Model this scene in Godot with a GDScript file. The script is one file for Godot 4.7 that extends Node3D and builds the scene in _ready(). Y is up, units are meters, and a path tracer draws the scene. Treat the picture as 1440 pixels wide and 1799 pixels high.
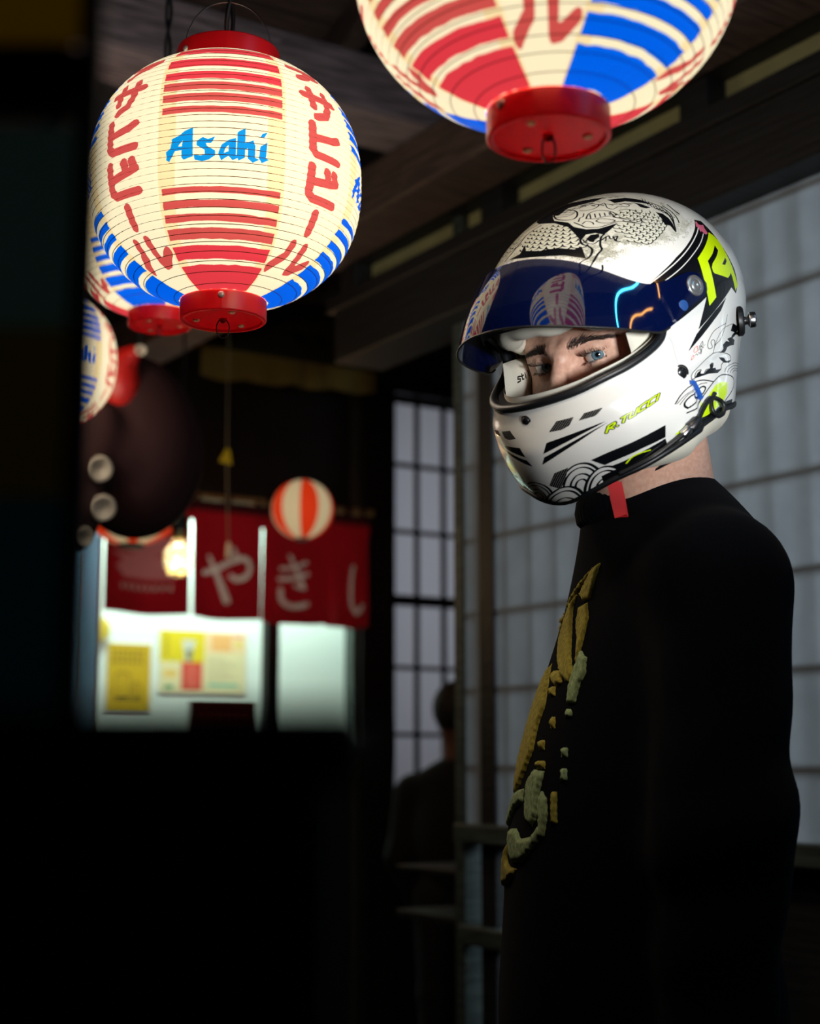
extends Node3D
# A man in a racing helmet under paper lanterns in a dark lane of stalls. x runs away from the shoji wall's inner side,
# -z runs down the lane along that wall, y is up, metres.

var M := {}


func _ready() -> void:
	var cam := Camera3D.new()
	cam.name = "camera"
	add_child(cam)
	cam.position = Vector3(0, 1.12, 0)
	cam.rotation_degrees = Vector3(9.26, -32.5, 0)
	cam.fov = 36.86
	cam.near = 0.05
	cam.far = 60.0
	var lens := CameraAttributesPhysical.new()
	lens.frustum_focal_length = 54.0
	lens.exposure_aperture = 4.0
	lens.frustum_focus_distance = 1.62
	cam.attributes = lens
	cam.fov = 36.86
	var we := WorldEnvironment.new()
	we.name = "night_air"
	var e := Environment.new()
	e.background_mode = Environment.BG_COLOR
	e.background_color = hue(9, 13, 20)
	e.tonemap_mode = Environment.TONE_MAPPER_LINEAR
	e.tonemap_exposure = 1.0
	e.sdfgi_enabled = true
	e.ssao_enabled = true
	e.ssil_enabled = true
	we.environment = e
	add_child(we)
	lights()
	materials()
	room()
	shoji_wall()
	facade()
	lanterns()
	stall_things()
	person()
	helmet()
	foreground()


func lights() -> void:
	# the photographer's snooted lamp on a stand, to the right of the camera, aimed at the helmet
	var key: SpotLight3D = lamp(SpotLight3D.new(), "key_light", Vector3(0.60, 1.25, 0.14), hue(250, 252, 255), 2.7, 0.10)
	key.look_at_from_position(key.position, Vector3(1.035, 1.56, -1.17))
	key.spot_angle = 8.0
	key.spot_angle_attenuation = 0.6
	key.spot_range = 12.0
	key.spot_attenuation = 2.0


func materials() -> void:
	var grain := noise_tex(0.02, 3, [hue(150, 150, 150), hue(255, 255, 255)], 512, Vector2(0.35, 5.0))
	var soft := noise_tex(0.03, 5, [hue(236, 236, 236), hue(255, 255, 255)], 256)
	var wood := {"albedo_texture": grain, "uv1_triplanar": true, "uv1_world_triplanar": true, "uv1_scale": Vector3(1.4, 1.4, 1.4), "heightmap_enabled": true, "heightmap_texture": grain, "heightmap_scale": 0.15}
	M.beam = mat(hue(160, 148, 158), 0.75, wood)
	M.beam_brown = mat(hue(98, 80, 74), 0.7, wood)
	M.dark_wood = mat(hue(25, 27, 31), 0.6, wood)
	M.board = mat(hue(88, 80, 88), 0.8, wood)
	M.post = mat(hue(72, 84, 80), 0.6, wood)
	M.black = mat(hue(14, 15, 17), 0.7)
	M.plaster = mat(hue(150, 150, 106), 0.9, {"albedo_texture": soft, "uv1_triplanar": true, "uv1_world_triplanar": true})
	M.paper = mat(hue(150, 153, 156), 0.85, {"backlight_enabled": true, "backlight": Color(0.9, 0.9, 0.9), "albedo_texture": soft, "uv1_triplanar": true, "uv1_world_triplanar": true})
	M.pane_paper = mat(hue(214, 216, 222), 0.85, {"backlight_enabled": true, "backlight": Color(0.9, 0.9, 0.9)})
	M.lattice = mat(hue(120, 126, 138), 0.7, wood)
	M.floor = mat(hue(40, 42, 44), 0.6, {"albedo_texture": soft, "uv1_triplanar": true, "uv1_world_triplanar": true})
	M.steel = mat(hue(190, 192, 194), 0.25, {"metallic": 1.0})
	M.dark_steel = mat(hue(70, 70, 72), 0.4, {"metallic": 0.9})
	M.cable = mat(hue(16, 17, 18), 0.45)
	M.red_plastic = mat(hue(206, 18, 28), 0.38, {"backlight_enabled": true, "backlight": Color(0.24, 0.006, 0.014)})
	M.rivet = mat(hue(196, 190, 180), 0.4, {"metallic": 0.4})
	M.stud = mat(hue(226, 214, 190), 0.5, {"backlight_enabled": true, "backlight": Color(0.20, 0.17, 0.13)})
	M.white_plastic = mat(hue(225, 222, 214), 0.5)

# ---------------------------------------------------------------- mesh building
class Geo:
	var v := PackedVector3Array()
	var t := PackedVector2Array()
	var ix := PackedInt32Array()

	func add(p: Vector3, q := Vector2.ZERO) -> int:
		v.append(p)
		t.append(q)
		return v.size() - 1

	func tri(a: int, b: int, c: int) -> void:
		ix.append(a)
		ix.append(b)
		ix.append(c)

	func face(pts: Array, centre: Vector3) -> void:   # a flat convex face whose outside looks away from centre
		var n: Vector3 = (pts[1] - pts[0]).cross(pts[2] - pts[0])
		var list := pts
		if n.dot(pts[0] - centre) < 0.0:
			list = pts.duplicate()
			list.reverse()
		var first := v.size()
		for p in list:
			add(p)
		for k in range(1, list.size() - 1):
			tri(first, first + k, first + k + 1)

	func box(c: Vector3, s: Vector3, b := 0.002, turn := Basis()) -> void:
		var h := s * 0.5
		b = minf(b, minf(h.x, minf(h.y, h.z)) * 0.9)
		var at := func(a: int, g: Vector3) -> Vector3:
			var p := Vector3(g.x * (h.x - b), g.y * (h.y - b), g.z * (h.z - b))
			p[a] = g[a] * h[a]
			return c + turn * p
		for a in 3:
			var e := (a + 1) % 3
			var f := (a + 2) % 3
			for s1 in [-1.0, 1.0]:
				var loop := []
				for k in [[-1.0, -1.0], [1.0, -1.0], [1.0, 1.0], [-1.0, 1.0]]:
					var g := Vector3.ZERO
					g[a] = s1
					g[e] = k[0]
					g[f] = k[1]
					loop.append(at.call(a, g))
				face(loop, c)
				if b <= 0.0:
					continue
				for s2 in [-1.0, 1.0]:
					var g0 := Vector3.ZERO
					g0[a] = s1
					g0[e] = s2
					g0[f] = -1.0
					var g1 := g0
					g1[f] = 1.0
					face([at.call(a, g0), at.call(a, g1), at.call(e, g1), at.call(e, g0)], c)
					if a == 0:
						for s3 in [-1.0, 1.0]:
							var g2 := Vector3(s1, s2, s3)
							face([at.call(0, g2), at.call(1, g2), at.call(2, g2)], c)

	func tube(pts: Array, rad: Variant, n := 8, closed := false) -> void:
		var m := pts.size()
		var up := Vector3.UP
		var d0: Vector3 = (pts[1] - pts[0]).normalized()
		if absf(d0.dot(up)) > 0.9:
			up = Vector3.RIGHT
		var side := d0.cross(up).normalized()
		var first := v.size()
		for i in m:
			var d: Vector3
			if closed:
				d = (pts[(i + 1) % m] - pts[(i - 1 + m) % m]).normalized()
			else:
				d = (pts[mini(i + 1, m - 1)] - pts[maxi(i - 1, 0)]).normalized()
			side = (side - d * side.dot(d)).normalized()
			var other := side.cross(d)
			var r: float = rad[i] if rad is Array else rad
			for k in n:
				var a := TAU * k / n
				add(pts[i] + (side * cos(a) + other * sin(a)) * r, Vector2(float(k) / n, float(i) / m))
		var last := m if closed else m - 1
		for i in last:
			for k in n:
				var a := first + i * n + k
				var b := first + i * n + (k + 1) % n
				var c := first + ((i + 1) % m) * n + (k + 1) % n
				var e := first + ((i + 1) % m) * n + k
				tri(a, c, b)
				tri(a, e, c)
		if not closed:
			for end in 2:
				var o := add(pts[0] if end == 0 else pts[m - 1])
				var base := first if end == 0 else first + (m - 1) * n
				for k in n:
					if end == 0:
						tri(o, base + k, base + (k + 1) % n)
					else:
						tri(o, base + (k + 1) % n, base + k)

	# ribbon of rectangular section along a path; up gives the wide side's direction at every point
	func strap(pts: Array, ups: Array, wide: float, thick: float) -> void:
		var m := pts.size()
		var first := v.size()
		for i in m:
			var d: Vector3 = (pts[mini(i + 1, m - 1)] - pts[maxi(i - 1, 0)]).normalized()
			var w: Vector3 = (ups[i] - d * d.dot(ups[i])).normalized()
			var n := d.cross(w)
			for k in [[-1, -1], [1, -1], [1, 1], [-1, 1]]:
				add(pts[i] + w * wide * 0.5 * k[0] + n * thick * 0.5 * k[1])
		for i in m - 1:
			for k in 4:
				var a := first + i * 4 + k
				var b := first + i * 4 + (k + 1) % 4
				tri(a, b + 4, b)
				tri(a, a + 4, b + 4)
		for e in [first, first + (m - 1) * 4]:
			tri(e, e + 1, e + 2)
			tri(e, e + 2, e + 3)

	# a grid of points f(u, w), u and w from 0 to 1; the outside is where d/du x d/dw points
	func grid(nu: int, nw: int, f: Callable, flip := false) -> void:
		var first := v.size()
		for j in nw + 1:
			for i in nu + 1:
				var q := Vector2(float(i) / nu, float(j) / nw)
				add(f.call(q.x, q.y), q)
		for j in nw:
			for i in nu:
				var a := first + j * (nu + 1) + i
				var c := a + nu + 2
				if flip:
					tri(a, c, a + 1)
					tri(a, a + nu + 1, c)
				else:
					tri(a, a + 1, c)
					tri(a, c, a + nu + 1)

	# profile of (radius, height) turned round the y axis of turn; heights rising give an outside that looks out
	func lathe(profile: Array, n: int, turn := Transform3D()) -> void:
		var m := profile.size()
		var first := v.size()
		for j in m:
			for i in n + 1:
				var a := TAU * i / n
				add(turn * Vector3(profile[j].x * sin(a), profile[j].y, profile[j].x * cos(a)), Vector2(float(i) / n, float(j) / (m - 1)))
		for j in m - 1:
			for i in n:
				var a := first + j * (n + 1) + i
				tri(a, a + 1, a + n + 2)
				tri(a, a + n + 2, a + n + 1)

	# an outline in the plane of turn's x and y, pushed along its z by depth
	func prism(poly: PackedVector2Array, depth: float, turn := Transform3D()) -> void:
		var ring := poly.duplicate()
		if Geometry2D.is_polygon_clockwise(ring):
			ring.reverse()
		var cut := Geometry2D.triangulate_polygon(ring)
		var n := ring.size()
		for s in 2:
			var first := v.size()
			for p in ring:
				add(turn * Vector3(p.x, p.y, depth if s == 1 else 0.0), p)
			for k in cut.size() / 3:
				var a: int = cut[k * 3]
				var b: int = cut[k * 3 + 1]
				var c: int = cut[k * 3 + 2]
				var ccw := (ring[b] - ring[a]).cross(ring[c] - ring[a]) > 0.0
				if ccw == (s == 1):
					tri(first + a, first + b, first + c)
				else:
					tri(first + a, first + c, first + b)
		for k in n:
			var p := ring[k]
			var q := ring[(k + 1) % n]
			var a := add(turn * Vector3(p.x, p.y, 0))
			var b := add(turn * Vector3(q.x, q.y, 0))
			var c := add(turn * Vector3(q.x, q.y, depth))
			var d := add(turn * Vector3(p.x, p.y, depth))
			tri(a, b, c)
			tri(a, c, d)

	# grid cut along g(u, w) = 0; only where g is positive is kept. tex(u, w) gives the uv
	func sheet(nu: int, nw: int, f: Callable, g: Callable, flip := false, tex: Variant = null) -> void:
		var val := PackedFloat32Array()
		var idx := PackedInt32Array()
		for j in nw + 1:
			for i in nu + 1:
				var a := float(i) / nu
				var b := float(j) / nw
				var s: float = g.call(a, b)
				val.append(s)
				idx.append(add(f.call(a, b), tex.call(a, b) if tex != null else Vector2(a, b)) if s > 0.0 else -1)
		var cuts := {}
		for j in nw:
			for i in nu:
				var k := [j * (nu + 1) + i, j * (nu + 1) + i + 1, (j + 1) * (nu + 1) + i + 1, (j + 1) * (nu + 1) + i]
				var loop := []
				for e in 4:
					var p: int = k[e]
					var q: int = k[(e + 1) % 4]
					if val[p] > 0.0:
						loop.append(idx[p])
					if (val[p] > 0.0) != (val[q] > 0.0):
						var key := Vector2i(mini(p, q), maxi(p, q))
						if not cuts.has(key):
							var s := val[key.x] / (val[key.x] - val[key.y])
							var a := lerpf(float(key.x % (nu + 1)) / nu, float(key.y % (nu + 1)) / nu, s)
							var b := lerpf(float(key.x / (nu + 1)) / nw, float(key.y / (nu + 1)) / nw, s)
							cuts[key] = add(f.call(a, b), tex.call(a, b) if tex != null else Vector2(a, b))
						loop.append(cuts[key])
				for m in range(1, loop.size() - 1):
					if flip:
						tri(loop[0], loop[m + 1], loop[m])
					else:
						tri(loop[0], loop[m], loop[m + 1])

	# the surface where sdf(p) = 0 as surface nets; blocks far from it are skipped
	func nets(sdf: Callable, lo: Vector3, hi: Vector3, cell: float) -> void:
		var B := 6
		var n := Vector3i(((hi - lo) / cell / B).ceil()) * B
		var sx := n.x + 1
		var sxy := sx * (n.y + 1)
		var d := PackedFloat32Array()
		d.resize(sxy * (n.z + 1))
		d.fill(1e9)
		var reach := cell * B * 0.95
		for bz in n.z / B:
			for by in n.y / B:
				for bx in n.x / B:
					var mid := lo + (Vector3(bx, by, bz) + Vector3(0.5, 0.5, 0.5)) * cell * B
					var md: float = sdf.call(mid)
					var near := absf(md) < reach * 1.15
					for z in range(bz * B, bz * B + B + 1):
						for y in range(by * B, by * B + B + 1):
							for x in range(bx * B, bx * B + B + 1):
								var at := z * sxy + y * sx + x
								if near:
									if absf(d[at]) > 1e7:
										d[at] = sdf.call(lo + Vector3(x, y, z) * cell)
								elif d[at] > 1e8:
									d[at] = 1e8 if md > 0.0 else -1e8
		var ids := {}
		var corner := [0, 1, sx, sx + 1, sxy, sxy + 1, sxy + sx, sxy + sx + 1]
		for z in n.z:
			for y in n.y:
				for x in n.x:
					var at := z * sxy + y * sx + x
					var neg := 0
					for k in 8:
						if d[at + corner[k]] < 0.0:
							neg += 1
					if neg == 0 or neg == 8:
						continue
					var sum := Vector3.ZERO
					var count := 0
					for k in 8:
						for bit in 3:
							var o := k | (1 << bit)
							if o == k:
								continue
							var a: float = d[at + corner[k]]
							var b: float = d[at + corner[o]]
							if (a < 0.0) != (b < 0.0):
								var s := clampf(a / (a - b), 0.0, 1.0)
								var p := Vector3(k & 1, (k >> 1) & 1, k >> 2)
								var q := Vector3(o & 1, (o >> 1) & 1, o >> 2)
								sum += p.lerp(q, s)
								count += 1
					ids[at] = add(lo + (Vector3(x, y, z) + sum / count) * cell)
		var steps := [1, sx, sxy]
		for at in ids:
			for a in 3:
				var e: int = steps[(a + 1) % 3]
				var f: int = steps[(a + 2) % 3]
				var p: float = d[at]
				var q: float = d[at + steps[a]]
				if (p < 0.0) == (q < 0.0) or not (ids.has(at - e) and ids.has(at - f) and ids.has(at - e - f)):
					continue
				var w := [ids[at], ids[at - e], ids[at - e - f], ids[at - f]]
				if p < 0.0:
					tri(w[0], w[1], w[2])
					tri(w[0], w[2], w[3])
				else:
					tri(w[0], w[2], w[1])
					tri(w[0], w[3], w[2])

	# smooth: 0 flat faces, 1 shared corners, 2 corners at the same place count as shared
	func mesh(smooth := 1) -> ArrayMesh:
		var n := PackedVector3Array()
		var vv := v
		var tt := t
		var ii := PackedInt32Array()
		if smooth == 0:
			vv = PackedVector3Array()
			tt = PackedVector2Array()
			for k in ix.size() / 3:
				var a := v[ix[k * 3]]
				var b := v[ix[k * 3 + 1]]
				var c := v[ix[k * 3 + 2]]
				var m := (b - a).cross(c - a).normalized()
				for e in 3:
					vv.append(v[ix[k * 3 + e]])
					tt.append(t[ix[k * 3 + e]])
					n.append(m)
				ii.append_array([k * 3, k * 3 + 2, k * 3 + 1])
		else:
			n.resize(v.size())
			for k in ix.size() / 3:
				var a := ix[k * 3]
				var b := ix[k * 3 + 1]
				var c := ix[k * 3 + 2]
				var m := (v[b] - v[a]).cross(v[c] - v[a])
				n[a] += m
				n[b] += m
				n[c] += m
				ii.append_array([a, c, b])
			if smooth == 2:
				var sum := {}
				for k in v.size():
					var key := Vector3i((v[k] * 20000.0).round())
					sum[key] = sum.get(key, Vector3.ZERO) + n[k]
				for k in v.size():
					n[k] = sum[Vector3i((v[k] * 20000.0).round())]
			for k in n.size():
				n[k] = n[k].normalized() if n[k].length_squared() > 1e-24 else Vector3.UP
		var arr := []
		arr.resize(Mesh.ARRAY_MAX)
		arr[Mesh.ARRAY_VERTEX] = vv
		arr[Mesh.ARRAY_NORMAL] = n
		arr[Mesh.ARRAY_TEX_UV] = tt
		arr[Mesh.ARRAY_INDEX] = ii
		var out := ArrayMesh.new()
		out.add_surface_from_arrays(Mesh.PRIMITIVE_TRIANGLES, arr)
		return out


# ---------------------------------------------------------------- painting flat print
class Pic:
	var im: Image
	var w: int
	var h: int

	func _init(ww: int, hh: int, base: Color) -> void:
		w = ww
		h = hh
		im = Image.create(w, h, false, Image.FORMAT_RGB8)
		im.fill(base)

	# all points in pixels; several outlines at once fill by the even-odd rule
	func fill(loops: Array, col: Color) -> void:
		var lo := h
		var hi := 0
		for l in loops:
			for p in l:
				lo = mini(lo, int(floor(p.y)))
				hi = maxi(hi, int(ceil(p.y)))
		for y in range(maxi(lo, 0), mini(hi + 1, h)):
			var xs := []
			var yy := y + 0.5
			for l in loops:
				var n: int = l.size()
				for k in n:
					var a: Vector2 = l[k]
					var b: Vector2 = l[(k + 1) % n]
					if (a.y <= yy) != (b.y <= yy):
						xs.append(a.x + (b.x - a.x) * (yy - a.y) / (b.y - a.y))
			xs.sort()
			for k in xs.size() / 2:
				var x0 := int(round(xs[k * 2]))
				var x1 := int(round(xs[k * 2 + 1]))
				if x1 > x0:
					im.fill_rect(Rect2i(x0, y, x1 - x0, 1), col)

	func poly(l: Variant, col: Color) -> void:
		fill([l], col)

	func disc(c: Vector2, r: Vector2, col: Color, n := 20) -> void:
		var l := []
		for k in n:
			l.append(c + Vector2(cos(TAU * k / n) * r.x, sin(TAU * k / n) * r.y))
		fill([l], col)

	# pen widths along the stroke; sx stretches the pen sideways where the map is stretched
	func pen(pts: Array, width: Variant, col: Color, sx := 1.0) -> void:
		var n := pts.size()
		for k in n:
			var r: float = (width[k] if width is Array else width) * 0.5
			disc(pts[k], Vector2(r * sx, r), col, 10)
			if k + 1 < n:
				var r2: float = (width[k + 1] if width is Array else width) * 0.5
				var d: Vector2 = (pts[k + 1] - pts[k]) / Vector2(sx, 1)
				if d.length() < 1e-6:
					continue
				var o := Vector2(-d.y, d.x).normalized()
				var os := Vector2(o.x * sx, o.y)
				poly([pts[k] + os * r, pts[k + 1] + os * r2, pts[k + 1] - os * r2, pts[k] - os * r], col)

	func texture(ww: int, hh: int) -> ImageTexture:
		if ww != w or hh != h:
			im.resize(ww, hh, Image.INTERPOLATE_BILINEAR)
		return ImageTexture.create_from_image(im)


static func smooth_path(pts: Array, steps := 6, closed := false) -> Array:
	var out := []
	var n := pts.size()
	for i in (n if closed else n - 1):
		var p0: Variant = pts[(i - 1 + n) % n] if closed else pts[maxi(i - 1, 0)]
		var p1: Variant = pts[i]
		var p2: Variant = pts[(i + 1) % n]
		var p3: Variant = pts[(i + 2) % n] if closed else pts[mini(i + 2, n - 1)]
		for s in steps:
			out.append(p1.cubic_interpolate(p2, p0, p3, float(s) / steps))
	if not closed:
		out.append(pts[n - 1])
	return out


static func smin(a: float, b: float, k: float) -> float:
	var h := maxf(k - absf(a - b), 0.0) / k
	return minf(a, b) - h * h * k * 0.25


static func smax(a: float, b: float, k: float) -> float:
	return -smin(-a, -b, k)


static func ell(p: Vector3, c: Vector3, r: Vector3) -> float:
	var q := p - c
	var k0 := (q / r).length()
	var k1 := (q / (r * r)).length()
	return k0 * (k0 - 1.0) / maxf(k1, 1e-6)


static func cap(p: Vector3, a: Vector3, b: Vector3, ra: float, rb: float) -> float:
	var d := b - a
	var t := clampf((p - a).dot(d) / d.length_squared(), 0.0, 1.0)
	return (p - a - d * t).length() - lerpf(ra, rb, t)


# ---------------------------------------------------------------- scene tree
func taken(o: Node3D, called: String, into: Node) -> Node3D:
	var n := 0
	var free := called
	while into.has_node(NodePath(free)):
		n += 1
		free = "%s_%03d" % [called, n]
	o.name = free
	into.add_child(o, true)
	return o


func thing(called: String, label: String, category: String, at := Transform3D(), group := "") -> Node3D:
	var o := Node3D.new()
	taken(o, called, self)
	o.transform = at
	tag(o, label, category, group)
	return o


func tag(o: Node3D, label: String, category: String, group := "") -> Node3D:
	o.set_meta("label", label)
	o.set_meta("category", category)
	if group:
		o.set_meta("group", group)
	return o


func part(called: String, mesh: Mesh, m: Material, into: Node3D, label := "") -> MeshInstance3D:
	var o := MeshInstance3D.new()
	o.mesh = mesh
	o.material_override = null
	if mesh.get_surface_count():
		o.set_surface_override_material(0, m)
	taken(o, called, into)
	if label:
		o.set_meta("label", label)
	return o


func struct(called: String, mesh: Mesh = null, m: Material = null) -> Node3D:
	var o: Node3D
	if mesh:
		o = part(called, mesh, m, self)
	else:
		o = Node3D.new()
		taken(o, called, self)
	o.set_meta("kind", "structure")
	return o


func copy(o: Node3D, at: Transform3D, label: String) -> Node3D:
	var c: Node3D = o.duplicate()
	taken(c, String(o.name), self)
	c.transform = at
	c.set_meta("label", label)
	return c


func block(c: Vector3, s: Vector3, b := 0.002, turn := Basis()) -> ArrayMesh:
	var g := Geo.new()
	g.box(c, s, b, turn)
	return g.mesh(0)


func span(a: Vector3, b: Vector3, bevel := 0.003) -> ArrayMesh:
	return block((a + b) * 0.5, (b - a).abs(), bevel)


func mat(c: Color, rough := 0.6, more := {}) -> StandardMaterial3D:
	var m := StandardMaterial3D.new()
	m.albedo_color = c
	m.roughness = rough
	for k in more:
		m.set(k, more[k])
	return m


static func hue(r: int, g: int, b: int) -> Color:
	return Color(r / 255.0, g / 255.0, b / 255.0)


func noise_tex(freq: float, seed_: int, ramp: Array, size := 512, stretch := Vector2.ONE) -> ImageTexture:
	# stretched noise, made seamless by wrapping on a torus is not needed: the maps are triplanar and the joins fall in the dark
	var n := FastNoiseLite.new()
	n.seed = seed_
	n.frequency = freq
	n.fractal_octaves = 4
	var im := Image.create(size, size, false, Image.FORMAT_RGB8)
	var a: Color = ramp[0]
	var b: Color = ramp[1]
	for y in size:
		for x in size:
			var s := n.get_noise_2d(x * stretch.x, y * stretch.y) * 0.9 + 0.5
			im.set_pixel(x, y, a.lerp(b, clampf(s, 0.0, 1.0)))
	return ImageTexture.create_from_image(im)


func lamp(kind: Light3D, called: String, at: Vector3, colour: Color, energy: float, size := 0.05) -> Light3D:
	kind.name = called
	add_child(kind, true)
	kind.position = at
	kind.light_color = colour
	kind.light_energy = energy
	kind.light_size = size
	kind.shadow_enabled = true
	return kind


# ---------------------------------------------------------------- the lane: floor, roof timbers, walls
func room() -> void:
	struct("floor", span(Vector3(-3.5, -0.1, -9), Vector3(5.5, 0, 3.5)), M.floor)
	# board ceiling: planks laid along the lane, with joints
	var roof := struct("ceiling")
	part("roof_deck", span(Vector3(-3.4, 3.06, -8), Vector3(5.4, 3.14, 3.4)), M.black, roof)
	for k in 14:
		var x := -1.2 + 0.31 * k
		for j in 5:
			var z0 := 1.2 - 1.3 * j - (0.6 if k % 2 else 0.0)
			part("plank", span(Vector3(x, 3.03, z0 - 1.29), Vector3(x + 0.302, 3.058, z0), 0.004), M.board, roof)
	for k in 9:
		var g := Geo.new()
		var a := Vector3(-1.4 + 0.62 * k, 2.98, 0.6)
		var b := Vector3(-0.2 + 0.62 * k, 2.98, -5.2)
		g.box((a + b) * 0.5, Vector3(0.06, 0.09, a.distance_to(b)), 0.004, Basis.looking_at(b - a))
		part("rafter", g.mesh(0), M.board, roof)
	# the cross beam and the beam that carries it
	var cross := struct("trim_1")
	part("cross_beam", span(Vector3(-1.2, 2.545, -2.95), Vector3(1.93, 2.68, -2.76), 0.006), M.beam, cross)
	var carry := struct("trim_2")
	part("carrying_beam", span(Vector3(1.80, 2.41, -4.9), Vector3(1.95, 2.54, -1.0), 0.006), M.beam_brown, carry)
	var hang := struct("trim_3")
	part("ridge_beam", span(Vector3(-1.2, 2.80, -1.9), Vector3(2.0, 2.93, -1.78), 0.006), M.board, hang)
	# walls that close the lane
	struct("wall_left", span(Vector3(-3.5, 0, -9), Vector3(-3.4, 3.1, 3.5)), M.black)
	struct("wall_back", span(Vector3(-3.5, 0, 3.4), Vector3(5.5, 3.1, 3.5)), M.black)
	struct("wall_far", span(Vector3(-3.5, 0, -8.2), Vector3(5.5, 3.1, -8.1)), M.black)
	struct("wall_outer", span(Vector3(5.4, 0, -9), Vector3(5.5, 3.1, 3.5)), M.black)


func shoji_wall() -> void:
	var w := struct("wall_right")
	var x0 := 2.0
	# posts at the end of the wall
	part("post", span(Vector3(x0 - 0.004, 0, -2.945), Vector3(x0 + 0.05, 2.42, -2.908)), M.post, w)
	part("post", span(Vector3(x0 - 0.003, 0, -2.845), Vector3(x0 + 0.06, 2.30, -2.788)), M.dark_wood, w)
	# header beam, clerestory, upper beam
	part("header_beam", span(Vector3(x0 - 0.07, 2.15, -3.40), Vector3(x0 + 0.08, 2.31, 0.9)), M.dark_wood, w)
	part("header_lip", span(Vector3(x0 - 0.085, 2.285, -3.42), Vector3(x0 - 0.0, 2.325, 0.9)), M.dark_wood, w)
	part("upper_beam", span(Vector3(x0 - 0.05, 2.42, -3.45), Vector3(x0 + 0.10, 2.60, 0.9)), M.dark_wood, w)
	part("gable_board", span(Vector3(x0 - 0.02, 2.60, -3.45), Vector3(x0 + 0.02, 3.1, 0.9)), M.black, w)
	var zs := [[-3.36, -2.79], [-2.71, -2.11], [-2.04, -1.3], [-1.22, -0.4]]
	for z in zs:
		part("clerestory_panel", span(Vector3(x0 + 0.02, 2.30, z[0]), Vector3(x0 + 0.035, 2.43, z[1])), M.plaster, w)
	for z in [-3.40, -2.75, -2.075, -1.26]:
		part("stud", span(Vector3(x0 - 0.03, 2.30, z - 0.04), Vector3(x0 + 0.05, 2.43, z + 0.04)), M.dark_wood, w)
	# sill and open frame below
	part("sill", span(Vector3(x0 - 0.04, 0.945, -2.90), Vector3(x0 + 0.06, 0.985, 0.9)), M.post, w)
	part("lower_rail", span(Vector3(x0 - 0.03, 0.725, -2.90), Vector3(x0 + 0.03, 0.765, -2.2)), M.post, w)
	part("kick_board", span(Vector3(x0 + 0.03, 0.0, -2.2), Vector3(x0 + 0.05, 0.94, 0.9)), M.dark_wood, w)
	part("kick_rail", span(Vector3(x0 - 0.03, 0.36, -2.2), Vector3(x0 + 0.03, 0.40, 0.9)), M.dark_wood, w)
	part("stile", span(Vector3(x0 - 0.03, 0.0, -2.24), Vector3(x0 + 0.03, 0.95, -2.18)), M.dark_wood, w)
	# two paper doors, each with its lattice behind the paper
	for d in [["door_1", -2.785, -1.0], ["door_2", -2.908, -2.845], ["door_3", -0.98, 0.9]]:
		var o := struct(d[0])
		var a: float = d[1]
		var b: float = d[2]
		part("paper_pane", _leaf(Vector3(x0 + 0.004, 2.15, a), Vector3(0, 0, b - a), Vector3(0, -1.165, 0)), M.paper, o)
		for k in 7:
			var y := 1.115 + 0.17 * k
			if y < 2.14:
				part("lattice_bar", span(Vector3(x0 + 0.018, y - 0.006, a), Vector3(x0 + 0.03, y + 0.006, b), 0.001), M.lattice, o)
		var n := int((b - a) / 0.088)
		for k in n:
			var z := a + 0.088 * (k + 0.5)
			part("lattice_bar", span(Vector3(x0 + 0.022, 0.985, z - 0.004), Vector3(x0 + 0.034, 2.15, z + 0.004), 0.001), M.lattice, o)
	# the room behind the paper, lit by a lamp
	struct("wall_room_back", span(Vector3(3.3, 0, -2.95), Vector3(3.35, 3.0, 0.9)), M.white_plastic)
	struct("wall_room_end", span(Vector3(2.06, 0, -2.96), Vector3(3.3, 3.0, -2.945)), M.dark_wood)
	struct("wall_room_near", span(Vector3(2.06, 0, 0.88), Vector3(3.3, 3.0, 0.9)), M.dark_wood)
	var l: AreaLight3D = lamp(AreaLight3D.new(), "room_lamp", Vector3(3.15, 1.75, -1.4), hue(206, 228, 240), 3.6)
	l.area_size = Vector2(2.4, 0.9)
	l.rotation = Vector3(0, PI / 2, 0)
	l.area_range = 12.0
	tag(part("room_lamp_panel", span(Vector3(3.18, 1.3, -2.6), Vector3(3.2, 2.2, -0.2)), mat(hue(225, 235, 255), 0.6, {"emission_enabled": true, "emission": hue(225, 235, 255), "emission_energy_multiplier": 0.2}), self), "pale lamp panel glowing behind the paper doors of the right wall", "lamp")


# one thin leaf of paper: a corner and its two edges
func _leaf(corner: Vector3, a: Vector3, b: Vector3) -> ArrayMesh:
	var g := Geo.new()
	g.grid(1, 1, func(u: float, w: float) -> Vector3: return corner + a * u + b * w)
	return g.mesh()


# ---------------------------------------------------------------- paper lanterns
const LH := 0.325


static func lantern_r(t: float) -> float:   # t: 0 at the top, 1 at the bottom
	var e := absf(2.0 * t - 1.0)
	var k := 0.948 if t < 0.5 else 0.958
	return 0.18 * sqrt(maxf(1.0 - pow(k * e, 2.4), 0.0))


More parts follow.
